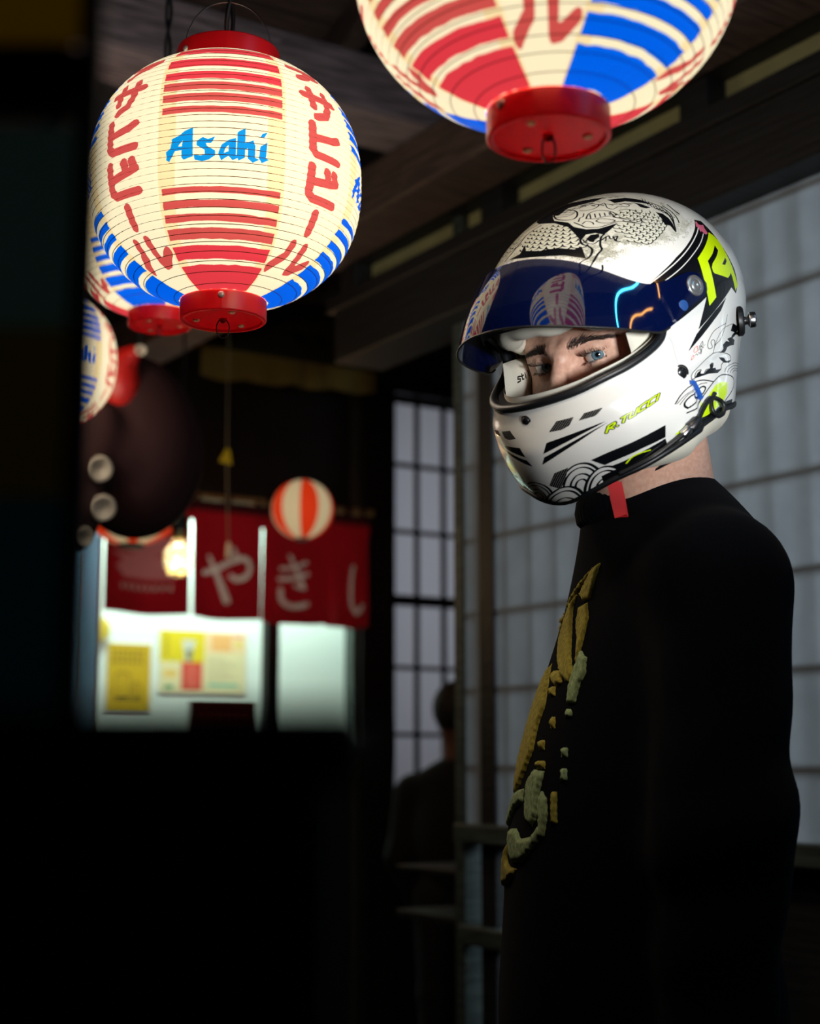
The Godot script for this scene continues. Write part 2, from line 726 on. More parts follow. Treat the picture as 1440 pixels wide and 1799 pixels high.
func lantern_print() -> ImageTexture:
	var W := 4096
	var H := 2048
	var cream := hue(255, 238, 196)
	var p := Pic.new(W, H, cream)
	var red := hue(206, 80, 74)
	var deep := hue(222, 58, 68)
	var blue := hue(0, 96, 228)
	var sky := hue(0, 140, 214)
	var at := func(az: float, t: float) -> Vector2: return Vector2((az / 360.0 + 0.5) * W, t * H)
	var half := func(t: float) -> float: return 24.0 + 7.0 * pow(absf(2.0 * t - 1.0), 2.0)
	var rng := RandomNumberGenerator.new()
	rng.seed = 4
	# the overlaps of the paper strips
	for c in [0, 90, 180, 270]:
		for s in [-1.0, 1.0]:
			var l := []
			for k in 21:
				l.append(at.call(c - 180.0 + s * (half.call(k / 20.0) + 1.5), k / 20.0))
			for k in 21:
				l.append(at.call(c - 180.0 + s * (half.call(1.0 - k / 20.0) - 6.0), 1.0 - k / 20.0))
			p.poly(l, hue(252, 224, 166))
			if c == 0:
				for k in l.size():
					l[k].x += W
				p.poly(l, hue(252, 224, 166))
	var bands := [[0.0, 0.03], [0.07, 0.115], [0.16, 0.207], [0.236, 0.272], [0.29, 0.325], [0.342, 0.376], [0.398, 0.426], [0.708, 0.73], [0.752, 0.777], [0.797, 0.822], [0.842, 0.875], [0.893, 0.93], [0.945, 1.0]]
	for c in 5:
		var mid := -180.0 + 90.0 * c
		var is_red := c % 2 == 0
		for b in bands:
			var l := []
			for k in 13:
				var s := k / 6.0 - 1.0
				l.append(at.call(mid + s * half.call(b[0]), b[0] + rng.randf_range(-0.0015, 0.0015)))
			for k in 13:
				var s := 1.0 - k / 6.0
				l.append(at.call(mid + s * half.call(b[1]), b[1] + rng.randf_range(-0.0015, 0.0015)))
			p.poly(l, (deep if b[0] > 0.88 or b[0] < 0.25 else red) if is_red else blue)
		wordmark(p, at, mid, sky if is_red else blue)
	# the four columns of kana, one glyph under another
	var rows := [[0.115, 0.205], [0.222, 0.385], [0.385, 0.552], [0.557, 0.722], [0.728, 0.828], [0.84, 0.955]]
	var glyphs := [
		[[[0.05, 0.1], [0.95, 0.1], [0.9, 0.3], [0.6, 0.52]], [[0.5, 0.35], [0.45, 0.7], [0.15, 1.0]]],
		[[[0.0, 0.3], [1.0, 0.3]], [[0.25, 0.04], [0.25, 0.66]], [[0.75, 0.04], [0.75, 0.55], [0.62, 0.85], [0.3, 0.98]]],
		[[[0.12, 0.02], [0.12, 0.8], [0.25, 0.93], [0.98, 0.93]], [[0.98, 0.25], [0.8, 0.33], [0.12, 0.45]]],
		[[[0.12, 0.02], [0.12, 0.8], [0.25, 0.93], [0.98, 0.93]], [[0.98, 0.3], [0.8, 0.36], [0.12, 0.47]], [[0.62, 0.04], [0.66, 0.2]], [[0.88, 0.04], [0.92, 0.2]]],
		[[[0.5, 0.0], [0.5, 1.0]]],
		[[[0.27, 0.04], [0.27, 0.5], [0.02, 0.95]], [[0.65, 0.04], [0.65, 0.9], [0.8, 0.86], [1.02, 0.55]]],
	]
	for c in 4:
		var mid := -135.0 + 90.0 * c
		for g in 6:
			for s in glyphs[g]:
				var l := []
				for q in s:
					var t: float = lerpf(rows[g][0] + 0.016, rows[g][1] - 0.016, q[1])
					var stretch: float = 0.18 / maxf(lantern_r(t), 0.08)
					l.append(at.call(mid + (q[0] - 0.5) * 17.0 * minf(stretch, 1.5), t))
				p.pen(l, 66.0, red, 0.72)
	return p.texture(2048, 1024)


func wordmark(p: Pic, at: Callable, mid: float, col: Color) -> void:
	# five slanted broad-nib letters between the two groups of bands
	var q := func(x: float, y: float) -> Vector2: return at.call(mid - 22.0 + 40.0 * x, 0.615 - 0.13 * y)
	var shape := func(l: Array) -> void:
		var out := []
		for k in l:
			out.append(q.call(k[0], k[1]))
		p.poly(out, col)
	shape.call([[0.27, 1.0], [0.27, 0.12], [0.18, 0.03], [0.155, 0.12], [0.17, 0.62], [0.10, 0.33], [0.07, 0.2], [0.03, 0.0], [0.0, 0.06], [0.0, 0.3], [0.05, 0.42], [0.06, 0.66], [0.13, 0.76], [0.20, 0.9]])
	shape.call([[0.03, 0.3], [0.2, 0.32], [0.2, 0.42], [0.05, 0.44]])
	shape.call([[0.49, 0.70], [0.42, 0.62], [0.37, 0.68], [0.31, 0.58], [0.31, 0.44], [0.39, 0.30], [0.39, 0.18], [0.35, 0.14], [0.28, 0.18], [0.29, 0.02], [0.36, -0.02], [0.43, 0.02], [0.49, 0.14], [0.49, 0.28], [0.41, 0.42], [0.40, 0.50], [0.45, 0.50]])
	p.fill([[q.call(0.69, 0.68), q.call(0.69, 0.2), q.call(0.73, 0.12), q.call(0.66, 0.02), q.call(0.62, 0.14), q.call(0.55, 0.0), q.call(0.52, 0.2), q.call(0.55, 0.45), q.call(0.62, 0.62)], [q.call(0.62, 0.46), q.call(0.59, 0.38), q.call(0.575, 0.22), q.call(0.62, 0.27)]], col)
	shape.call([[0.78, 1.02], [0.78, 0.56], [0.86, 0.66], [0.88, 0.5], [0.88, 0.16], [0.92, 0.1], [0.86, 0.0], [0.81, 0.1], [0.81, 0.42], [0.78, 0.36], [0.78, 0.12], [0.72, 0.02], [0.70, 0.14], [0.705, 0.86]])
	shape.call([[1.0, 0.66], [0.99, 0.2], [1.02, 0.14], [0.95, 0.02], [0.92, 0.14], [0.93, 0.5]])
	shape.call([[1.0, 0.96], [0.97, 0.8], [0.93, 0.8], [0.95, 0.9]])


func make_lantern(label: String) -> Node3D:
	var o := thing("paper_lantern", label, "lantern", Transform3D(), "round beer lanterns hung in a row")
	var tex := lantern_print()
	var pm := mat(Color.WHITE, 0.8, {"albedo_texture": tex, "emission_enabled": true, "emission_texture": tex, "emission": Color.BLACK, "emission_energy_multiplier": 1.02})
	var g := Geo.new()
	var turns := 38
	g.grid(120, turns * 4, func(u: float, w: float) -> Vector3:
		var a := (u - 0.5) * TAU
		var r := lantern_r(w) + 0.0016 * absf(sin(PI * (w * turns + u)))
		return Vector3(sin(a) * r, (0.5 - w) * LH, cos(a) * r), true)
	part("paper_shade", g.mesh(2), pm, o)
	var wire := Geo.new()
	var pts := []
	for k in turns * 72:
		var w := float(k) / (turns * 72)
		var a := TAU * k / 72.0 + PI
		pts.append(Vector3(sin(-a) * (lantern_r(w) + 0.0002), (0.5 - w) * LH, cos(-a) * (lantern_r(w) + 0.0002)))
	wire.tube(pts, 0.0006, 4)
	part("rib_wire", wire.mesh(), mat(hue(120, 76, 26), 0.8), o)
	var top := Geo.new()
	var y := LH * 0.5 - 0.006
	top.lathe([Vector2(0.064, y), Vector2(0.0685, y + 0.001), Vector2(0.0695, y + 0.003), Vector2(0.0695, y + 0.029), Vector2(0.0685, y + 0.031), Vector2(0.060, y + 0.031), Vector2(0.058, y + 0.028), Vector2(0.058, y + 0.004)], 64)
	part("top_cap", top.mesh(), M.red_plastic, o)
	for k in 2:
		part("cap_rivet", _button(0.0042, 0.003, Transform3D(Basis(Vector3.UP, PI * k - 0.9) * Basis(Vector3.RIGHT, PI / 2), Basis(Vector3.UP, PI * k - 0.9) * Vector3(0, y + 0.015, 0.0695))), M.rivet, o)
	var low := Geo.new()
	y = -LH * 0.5 - 0.026
	low.sheet(96, 20, func(u: float, w: float) -> Vector3: return Vector3(sin(u * TAU) * 0.0505 * w, y + 0.003, cos(u * TAU) * 0.0505 * w), func(u: float, w: float) -> float:
		var c := Vector2(sin(u * TAU), cos(u * TAU)) * 0.0505 * w
		var d := 1.0
		for k in 3:
			d = minf(d, c.distance_to(Vector2(sin(TAU * k / 3.0 + 0.35), cos(TAU * k / 3.0 + 0.35)) * 0.036) - 0.0040)
		return d, false)
	low.lathe([Vector2(0.0505, y + 0.003), Vector2(0.0515, y), Vector2(0.0555, y), Vector2(0.0572, y + 0.0015), Vector2(0.0572, y + 0.030), Vector2(0.0560, y + 0.032), Vector2(0.052, y + 0.032)], 64)
	part("bottom_cap", low.mesh(), M.red_plastic, o)
	for k in 3:
		var a := TAU * k / 3.0 + 0.35
		part("base_stud", _button(0.0048, 0.0026, Transform3D(Basis(Vector3.RIGHT, PI), Vector3(sin(a) * 0.036, y + 0.003, cos(a) * 0.036))), M.stud, o)
	for k in 2:
		var b := Basis(Vector3.UP, PI * k - 0.02)
		part("cap_rivet", _button(0.0045, 0.0032, Transform3D(b * Basis(Vector3.RIGHT, PI / 2), b * Vector3(0, y + 0.019, 0.0572))), M.rivet, o)
	var ring := Geo.new()
	var rp := []
	for k in 28:
		var a := TAU * k / 28.0
		rp.append(Vector3(sin(a) * 0.0085, y - 0.010 + cos(a) * 0.0125, 0.002 * cos(a)))
	ring.tube(rp, 0.0009, 6, true)
	part("pull_ring", ring.mesh(), M.dark_steel, o)
	var eye := Geo.new()
	eye.lathe([Vector2(0.0, y + 0.004), Vector2(0.006, y + 0.003), Vector2(0.0035, y - 0.001), Vector2(0.0015, y - 0.003), Vector2(0, y - 0.003)], 16)
	part("ring_eye", eye.mesh(), M.red_plastic, o)
	# the bail of the top cap, the lamp holder and its flex
	var bail := Geo.new()
	var bp := []
	for k in 25:
		var a := PI * k / 24.0
		bp.append(Vector3(cos(a) * 0.060, LH * 0.5 + 0.012 + sin(a) * 0.085, sin(a) * 0.012 + 0.006 * sin(a * 3.0)))
	bail.tube(bp, 0.0011, 6)
	part("bail_wire", bail.mesh(), M.dark_steel, o)
	var hold := Geo.new()
	hold.lathe([Vector2(0.024, LH * 0.5 - 0.02), Vector2(0.024, LH * 0.5 + 0.024), Vector2(0.020, LH * 0.5 + 0.034), Vector2(0.008, LH * 0.5 + 0.042), Vector2(0.0, LH * 0.5 + 0.043)], 24)
	part("lamp_holder", hold.mesh(), M.white_plastic, o)
	var flex := Geo.new()
	for s in [0.0, PI]:
		var fp := []
		for k in 60:
			var h := k / 59.0
			fp.append(Vector3(sin(h * 26.0 + s) * 0.0045 + 0.004 * sin(h * 4.0), LH * 0.5 + 0.03 + h * 0.62, cos(h * 26.0 + s) * 0.0045))
		flex.tube(fp, 0.0032, 7)
	part("flex", flex.mesh(), M.cable, o)
	return o


func _button(r: float, h: float, at: Transform3D) -> ArrayMesh:
	var g := Geo.new()
	g.lathe([Vector2(r, 0), Vector2(r * 0.95, h * 0.5), Vector2(r * 0.7, h * 0.9), Vector2(r * 0.3, h), Vector2(0, h)], 16, at)
	return g.mesh()


func lanterns() -> void:
	var spots := [
		[Vector3(0.719, 1.769, -1.519), -2.0, "large lit paper lantern left of the helmeted man, red striped panel towards us"],
		[Vector3(0.703, 1.761, -0.902), -46.0, "nearest lit lantern cut by the top edge, hanging above the helmet"],
		[Vector3(0.908, 1.944, -2.145), 68.0, "lit paper lantern half hidden behind the large one, blue striped panel showing"],
		[Vector3(1.004, 1.935, -2.987), 115.0, "farthest lit paper lantern, a curved sliver low beside the dark notice board"],
	]
	var first: Node3D = null
	for s in spots:
		var to: Vector3 = Vector3(0, 1.12, 0) - s[0]
		var turn := atan2(to.x, to.z) + deg_to_rad(s[1])
		var at := Transform3D(Basis(Vector3.UP, turn) * Basis.from_scale(Vector3.ONE * 0.85), s[0])
		if first == null:
			first = make_lantern(s[2])
			first.transform = at
		else:
			copy(first, at, s[2])
		lamp(OmniLight3D.new(), "lantern_bulb", s[0], hue(255, 236, 206), 0.095, 0.05)


# ---------------------------------------------------------------- the stall across the end of the lane
func facade() -> void:
	var w := struct("wall_front")
	var z := -5.5
	part("board_above", span(Vector3(-3.4, 2.17, z - 0.05), Vector3(3.24, 3.06, z)), M.black, w)
	part("board_left", span(Vector3(-3.4, 0, z - 0.05), Vector3(1.90, 2.22, z)), M.black, w)
	part("counter_front", span(Vector3(1.90, 0, z - 0.05), Vector3(3.24, 1.16, z)), M.dark_wood, w)
	part("counter_top", span(Vector3(1.90, 1.16, z - 0.35), Vector3(3.24, 1.19, z + 0.06)), M.dark_wood, w)
	part("corner_post", span(Vector3(3.235, 0, z - 0.06), Vector3(3.40, 3.06, z + 0.05)), M.dark_wood, w)
	part("post_edge", span(Vector3(3.205, 0, z - 0.02), Vector3(3.235, 3.06, z + 0.03)), M.post, w)
	part("mullion", span(Vector3(2.815, 1.16, z - 0.03), Vector3(2.872, 2.22, z + 0.02)), M.black, w)
	part("lintel", span(Vector3(1.90, 2.13, z - 0.03), Vector3(3.24, 2.20, z + 0.02)), M.dark_wood, w)
	part("board_over_door", span(Vector3(3.40, 2.72, z - 0.05), Vector3(5.4, 3.06, z)), M.black, w)
	part("board_right", span(Vector3(3.84, 0, z - 0.05), Vector3(5.4, 2.72, z)), M.dark_wood, w)
	# the paper door right of the stall
	var d := struct("door_4")
	for x in [[3.385, 3.42], [3.76, 3.84]]:
		part("stile", span(Vector3(x[0], 0, z - 0.02), Vector3(x[1], 2.74, z + 0.015)), M.dark_wood, d)
	var ys := [2.71, 2.665, 2.385, 2.095, 1.80, 1.515, 1.235, 0.95]
	for k in ys.size():
		var h := 0.045 if k == 4 or k == 7 else 0.018
		part("rail", span(Vector3(3.42, ys[k] - h * 0.5, z - 0.015), Vector3(3.76, ys[k] + h * 0.5, z + 0.01)), M.dark_wood, d)
	for x in [3.540, 3.678]:
		part("glazing_bar", span(Vector3(x - 0.009, 0.95, z - 0.015), Vector3(x + 0.009, 2.70, z + 0.009)), M.dark_wood, d)
	var xs := [3.42, 3.540, 3.678, 3.76]
	for i in 3:
		for k in range(1, 7):
			part("paper_pane", _leaf(Vector3(xs[i], ys[k], z - 0.017), Vector3(xs[i + 1] - xs[i], 0, 0), Vector3(0, ys[k + 1] - ys[k], 0)), M.pane_paper, d)
	part("kick_panel", span(Vector3(3.42, 0.0, z - 0.018), Vector3(3.76, 0.95, z - 0.005)), M.dark_wood, d)
	struct("wall_door_room", span(Vector3(3.40, 0, -7.2), Vector3(5.3, 3.0, -7.15)), M.white_plastic)
	struct("wall_stall_side", span(Vector3(3.36, 0, -7.15), Vector3(3.40, 3.06, z - 0.06)), M.dark_wood)
	var l: AreaLight3D = lamp(AreaLight3D.new(), "door_room_lamp", Vector3(3.6, 2.0, -6.75), hue(226, 232, 250), 1.15)
	l.area_size = Vector2(0.5, 1.4)
	l.rotation = Vector3(0, PI, 0)
	tag(part("door_room_lamp_panel", span(Vector3(3.35, 1.3, -6.80), Vector3(3.85, 2.7, -6.78)), mat(hue(232, 232, 248), 0.6, {"emission_enabled": true, "emission": hue(232, 232, 248), "emission_energy_multiplier": 0.15}), self), "pale lamp panel behind the small paned paper door at the lane's end", "lamp")
	# inside the stall: a white back wall under a tube
	struct("wall_stall_back", span(Vector3(1.6, 0, -5.86), Vector3(3.36, 2.9, -5.80)), mat(hue(236, 244, 240), 0.8))
	struct("wall_stall_left", span(Vector3(1.55, 0, -5.86), Vector3(1.6, 2.9, -5.56)), mat(hue(150, 175, 205), 0.7))
	struct("ceiling_stall", span(Vector3(1.55, 2.9, -5.86), Vector3(3.36, 2.95, -5.56)), M.white_plastic)
	l = lamp(AreaLight3D.new(), "stall_tube_light", Vector3(2.62, 2.26, -5.60), hue(222, 255, 238), 3.2)
	l.area_size = Vector2(1.5, 0.10)
	l.rotation = Vector3(-1.05, 0, 0)
	var t := thing("tube_lamp", "long white tube lamp above the lit stall wall, behind the red curtains", "lamp", Transform3D(Basis(), Vector3(2.60, 2.29, -5.59)))
	var g := Geo.new()
	g.tube([Vector3(-0.72, 0, 0), Vector3(0.72, 0, 0)], 0.014, 12)
	part("tube", g.mesh(), mat(hue(235, 255, 245), 0.5, {"emission_enabled": true, "emission": hue(235, 255, 245), "emission_energy_multiplier": 1.0}), t)
	part("housing", span(Vector3(-0.76, 0.02, -0.03), Vector3(0.76, 0.06, 0.03)), M.white_plastic, t)
	noren()
	posters()


func noren() -> void:
	var z := -5.36
	var rod := thing("curtain_rod", "pale bamboo rod that carries the red shop curtains", "rod", Transform3D(Basis(), Vector3(2.65, 2.135, z)))
	var g := Geo.new()
	var pts := []
	for k in 41:
		pts.append(Vector3(lerpf(-0.75, 0.58, k / 40.0), 0, 0))
	var rad := []
	for k in 41:
		rad.append(0.0125 + (0.002 if k % 8 == 0 else 0.0))
	g.tube(pts, rad, 12)
	part("bamboo", g.mesh(), mat(hue(168, 140, 96), 0.5), rod)
	var names := ["leftmost red curtain panel with a fan crest and a line of small lettering", "red curtain panel with a large brushed character, right of the bare bulb", "red curtain panel behind the striped lantern with a large brushed character", "rightmost red curtain panel, partly cut by the corner post"]
	var xs := [[2.068, 2.412], [2.421, 2.719], [2.723, 3.012], [3.015, 3.200]]
	for k in 4:
		var x0: float = xs[k][0]
		var x1: float = xs[k][1]
		var wide := x1 - x0
		var o := thing("noren_panel", names[k], "curtain", Transform3D(Basis(), Vector3((x0 + x1) * 0.5, 0, z + 0.012)), "red shop curtain panels on one rod")
		var p := Pic.new(512, 768, hue(150, 10, 22))
		var pale := hue(206, 170, 168)
		if k == 0:
			for a in 9:
				var s := -1.0 + a * 0.25
				p.poly([Vector2(256, 420), Vector2(256 + sin(s - 0.115) * 200, 420 - cos(s - 0.115) * 200), Vector2(256 + sin(s) * 216, 420 - cos(s) * 216), Vector2(256 + sin(s + 0.115) * 200, 420 - cos(s + 0.115) * 200)], hue(178, 92, 96))
			p.poly([Vector2(30, 380), Vector2(470, 400), Vector2(440, 430), Vector2(480, 470), Vector2(420, 540), Vector2(120, 540), Vector2(60, 470), Vector2(110, 420)], hue(178, 92, 96))
			for a in 8:
				var x := 96.0 + a * 42.0
				p.pen([Vector2(x, 585), Vector2(x + 22, 585)], 6.0, pale)
				p.pen([Vector2(x + 11, 578), Vector2(x + 9, 612)], 6.0, pale)
				p.pen([Vector2(x, 600), Vector2(x + 22, 604)], 5.0, pale)
		elif k == 1:
			p.pen(smooth_path([Vector2(95, 470), Vector2(180, 440), Vector2(290, 380), Vector2(380, 360), Vector2(420, 400), Vector2(400, 470), Vector2(330, 500), Vector2(290, 480)], 5), 36.0, pale)
			p.pen([Vector2(130, 360), Vector2(180, 450), Vector2(230, 560), Vector2(262, 640)], [26.0, 34.0, 40.0, 46.0], pale)
			p.pen([Vector2(300, 300), Vector2(320, 350)], 32.0, pale)
		elif k == 2:
			p.pen([Vector2(150, 400), Vector2(240, 390), Vector2(340, 350)], 26.0, pale)
			p.pen([Vector2(140, 470), Vector2(240, 460), Vector2(350, 425)], 28.0, pale)
			p.pen([Vector2(210, 310), Vector2(270, 420), Vector2(320, 520), Vector2(250, 510)], [24.0, 32.0, 34.0, 20.0], pale)
			p.pen(smooth_path([Vector2(150, 540), Vector2(160, 610), Vector2(230, 650), Vector2(350, 630)], 5), 34.0, pale)
		else:
			p.pen(smooth_path([Vector2(330, 350), Vector2(300, 480), Vector2(310, 600), Vector2(380, 660), Vector2(440, 620)], 5), 36.0, pale)
		p.im.fill_rect(Rect2i(0, 0, 512, 60), hue(60, 8, 14))
		var cloth := mat(Color.WHITE, 0.9, {"albedo_texture": p.texture(512, 768), "backlight_enabled": true, "backlight": Color(0.5, 0.5, 0.5)})
		g = Geo.new()
		var bottom := 1.672 - 0.004 * k
		g.grid(24, 30, func(u: float, w: float) -> Vector3:
			var half := wide * 0.5 + 0.0095 * (1.0 - smoothstep(0.12, 0.2, w))
			var x := lerpf(-half, half, u)
			var y := lerpf(2.112, bottom - 0.008 * sin(u * PI), w)
			return Vector3(x, y, w * 0.012 * sin(u * 9.0 + k * 1.7) + 0.010 * w * cos(u * 5.0 + k)), true)
		part("cloth", g.mesh(), cloth, o)
		for s in 3:
			var x := lerpf(-wide * 0.5 + 0.02, wide * 0.5 - 0.02, s / 2.0)
			g = Geo.new()
			var loop := []
			var ups := []
			for a in 17:
				var b := TAU * a / 16.0
				loop.append(Vector3(x, 2.125 + cos(b) * 0.0235, -0.012 + sin(b) * 0.0145))
				ups.append(Vector3.RIGHT)
			g.strap(loop, ups, 0.03 if s == 1 else 0.022, 0.002)
			part("loop", g.mesh(0), mat(hue(52, 8, 14), 0.9), o)


func posters() -> void:
	var z := -5.796
	# the menu board: coloured fields, a bowl, rows of small print
	var p := Pic.new(640, 480, hue(232, 218, 172))
	p.im.fill_rect(Rect2i(0, 0, 330, 240), hue(226, 200, 20))
	p.im.fill_rect(Rect2i(330, 0, 310, 160), hue(240, 205, 160))
	p.im.fill_rect(Rect2i(380, 20, 150, 130), hue(238, 176, 110))
	p.im.fill_rect(Rect2i(160, 240, 155, 220), hue(216, 62, 52))
	p.poly([Vector2(160, 70), Vector2(265, 70), Vector2(240, 170), Vector2(235, 235), Vector2(185, 235), Vector2(180, 170)], hue(206, 206, 196))
	p.poly([Vector2(190, 150), Vector2(240, 140), Vector2(232, 230), Vector2(205, 230)], hue(120, 116, 90))
	p.im.fill_rect(Rect2i(360, 400, 230, 30), hue(150, 196, 170))
	p.disc(Vector2(70, 440), Vector2(34, 20), hue(90, 150, 110))
	p.disc(Vector2(80, 330), Vector2(56, 34), hue(236, 196, 110))
	for k in 9:
		p.pen([Vector2(350, 200 + k * 22), Vector2(470 + (k * 37) % 130, 200 + k * 22)], 5.0, hue(170, 150, 120))
		p.pen([Vector2(190, 270 + k * 20), Vector2(280, 270 + k * 20)], 4.0, hue(240, 170, 140))
	for k in 6:
		p.pen([Vector2(30, 40 + k * 30), Vector2(70, 40 + k * 30)], 6.0, hue(150, 120, 20))
		p.pen([Vector2(40, 30 + k * 30), Vector2(52, 56 + k * 30)], 6.0, hue(150, 120, 20))
	p.im.fill_rect(Rect2i(540, 20, 80, 16), hue(220, 110, 110))
	p.disc(Vector2(585, 90), Vector2(30, 24), hue(230, 200, 90))
	_sheet("menu_poster", "wide colourful menu poster on the white stall wall, under the second curtain", "poster", Vector3(2.685, 1.525, z), 0.385, 0.255, p, 0.006)
	p = Pic.new(320, 448, hue(206, 166, 10))
	for k in 3:
		for a in 7:
			p.pen([Vector2(30 + a * 36, 50 + k * 34), Vector2(52 + a * 36, 46 + k * 34)], 7.0, hue(80, 60, 10))
			p.pen([Vector2(38 + a * 36, 40 + k * 34), Vector2(42 + a * 36, 66 + k * 34)], 6.0, hue(80, 60, 10))
	for r in [[60, 190, 170, 380], [190, 250, 250, 380]]:
		p.pen([Vector2(r[0], r[3]), Vector2(r[0], r[1] + 30), Vector2(r[0] + 20, r[1]), Vector2(r[2] - 20, r[1]), Vector2(r[2], r[1] + 30), Vector2(r[2], r[3]), Vector2(r[0], r[3])], 7.0, hue(96, 72, 10))
		p.pen([Vector2(r[0] + 20, r[3] - 20), Vector2(r[2] - 16, r[3] - 22)], 16.0, hue(70, 52, 10))
		p.pen([Vector2((r[0] + r[2]) * 0.5, r[1] + 20), Vector2((r[0] + r[2]) * 0.5, r[3])], 5.0, hue(110, 84, 10))
	_sheet("yellow_poster", "tall yellow poster with two jar drawings at the left of the stall wall", "poster", Vector3(2.362, 1.452, z), 0.185, 0.275, p, 0.006)
	p = Pic.new(320, 128, hue(96, 14, 18))
	for a in 6:
		p.pen([Vector2(40 + a * 44, 50), Vector2(70 + a * 44, 50)], 8.0, hue(160, 70, 60))
		p.pen([Vector2(54 + a * 44, 36), Vector2(54 + a * 44, 86)], 7.0, hue(160, 70, 60))
	_sheet("red_sign", "small dark red sign standing below the menu poster", "sign", Vector3(2.60, 1.275, -5.42), 0.27, 0.13, p, 0.02)
	var o := thing("round_badge", "round yellow badge on the stall wall above the yellow poster", "badge", Transform3D(Basis(Vector3.RIGHT, PI / 2), Vector3(2.225, 1.64, z + 0.002)))
	var g := Geo.new()
	g.lathe([Vector2(0.05, 0), Vector2(0.05, 0.006), Vector2(0.047, 0.009), Vector2(0, 0.010)], 32)
	part("disc", g.mesh(), mat(hue(206, 176, 50), 0.6), o)
	# glass screen at the left end of the stall
	o = thing("glass_screen", "pale blue translucent screen at the left edge of the stall, beside the dark post", "screen", Transform3D(Basis(), Vector3(2.03, 0, -5.44)))
	part("pane", span(Vector3(-0.085, 1.19, -0.004), Vector3(0.055, 2.2, 0.0)), mat(hue(140, 160, 178), 0.6, {"backlight_enabled": true, "backlight": Color(0.64, 0.73, 0.8)}), o)
	part("frame", span(Vector3(0.055, 1.19, -0.01), Vector3(0.068, 2.2, 0.008)), M.white_plastic, o)
	part("frame", span(Vector3(-0.03, 1.19, 0.0), Vector3(-0.022, 2.2, 0.008)), M.white_plastic, o)


func _sheet(called: String, label: String, cat: String, at: Vector3, w: float, h: float, p: Pic, deep: float) -> void:
	var o := thing(called, label, cat, Transform3D(Basis(), at))
	part("backing", block(Vector3(0, 0, -deep * 0.5 - 0.0006), Vector3(w + 0.012, h + 0.012, deep), 0.001), M.white_plastic, o)
	var g := Geo.new()
	g.grid(1, 1, func(u: float, v: float) -> Vector3: return Vector3((u - 0.5) * w, (0.5 - v) * h, 0), true)
	part("print", g.mesh(), mat(Color.WHITE, 0.7, {"albedo_texture": p.texture(p.w, p.h)}), o)


# ---------------------------------------------------------------- what hangs and stands in the lane
func stall_things() -> void:
	striped_lantern(Vector3(2.450, 1.965, -4.523), 0.104, "small red and white striped round lantern hanging before the red curtains", 0.68)
	striped_lantern(Vector3(1.689, 1.902, -4.155), 0.166, "red and white striped lantern mostly hidden behind the dark octopus", -0.6)
	bare_bulb()
	pull_cord()
	octopus()
	awning()
	bystander()
	led_tubes()
	# small things on the floor of the frame under the sill
	var o := thing("yellow_cup", "small yellow cup seen through the open frame under the paper wall", "cup", Transform3D(Basis(), Vector3(2.16, 0.765, -2.99)))
	var g := Geo.new()
	g.lathe([Vector2(0, 0.004), Vector2(0.016, 0.003), Vector2(0.019, 0.0), Vector2(0.026, 0.062), Vector2(0.0275, 0.064), Vector2(0.0245, 0.064), Vector2(0.018, 0.006), Vector2(0, 0.006)], 24)
	part("cup_wall", g.mesh(), mat(hue(226, 170, 16), 0.5), o)
	struct("trim_4", span(Vector3(2.06, 0.745, -3.3), Vector3(2.6, 0.765, -2.97)), M.dark_wood)
	o = thing("white_box", "small white box above the yellow cup behind the open frame", "box", Transform3D(Basis(), Vector3(2.16, 0.872, -2.985)))
	part("box_body", block(Vector3(0, 0.011, 0), Vector3(0.06, 0.022, 0.06), 0.002), M.white_plastic, o)
	part("lid", block(Vector3(0, 0.025, 0), Vector3(0.063, 0.006, 0.063), 0.002), M.white_plastic, o)
	struct("trim_5", span(Vector3(2.06, 0.858, -3.3), Vector3(2.6, 0.872, -2.955)), M.dark_wood)


func striped_lantern(at: Vector3, r: float, label: String, turn: float) -> void:
	var o := thing("striped_lantern", label, "lantern", Transform3D(Basis(Vector3.UP, turn), at), "red and white striped lanterns")
	var p := Pic.new(1024, 8, hue(226, 206, 160))
	for k in 5:
		p.im.fill_rect(Rect2i(int(k * 204.8), 0, 102, 8), hue(240, 62, 22))
	var tex := p.texture(1024, 8)
	var g := Geo.new()
	g.grid(80, 40, func(u: float, w: float) -> Vector3:
		var a := u * TAU
		var e := lerpf(1.37, -1.37, w)
		var rr := r * cos(e) * (1.0 - 0.006 * absf(sin(w * 44.0)))
		return Vector3(sin(a) * rr, sin(e) * r * 0.97, cos(a) * rr), true)
	part("paper_shade", g.mesh(2), mat(Color.WHITE, 0.7, {"albedo_texture": tex, "emission_enabled": true, "emission_texture": tex, "emission": Color.BLACK, "emission_energy_multiplier": 0.5}), o)
	for s in [-1.0, 1.0]:
		g = Geo.new()
		var y: float = s * r * 0.955
		g.lathe([Vector2(0, y - r * 0.05), Vector2(r * 0.22, y - r * 0.05), Vector2(r * 0.235, y - r * 0.03), Vector2(r * 0.235, y + r * 0.04), Vector2(r * 0.22, y + r * 0.06), Vector2(0, y + r * 0.06)], 32)
		part("end_ring", g.mesh(), M.cable, o)
	g = Geo.new()
	g.tube([Vector3(0, r * 0.98, 0), Vector3(0, 3.05 - at.y, 0)], 0.002, 6)
	part("hanger", g.mesh(), M.cable, o)
	lamp(OmniLight3D.new(), "striped_lantern_bulb", at, hue(255, 190, 140), 0.03, 0.03)


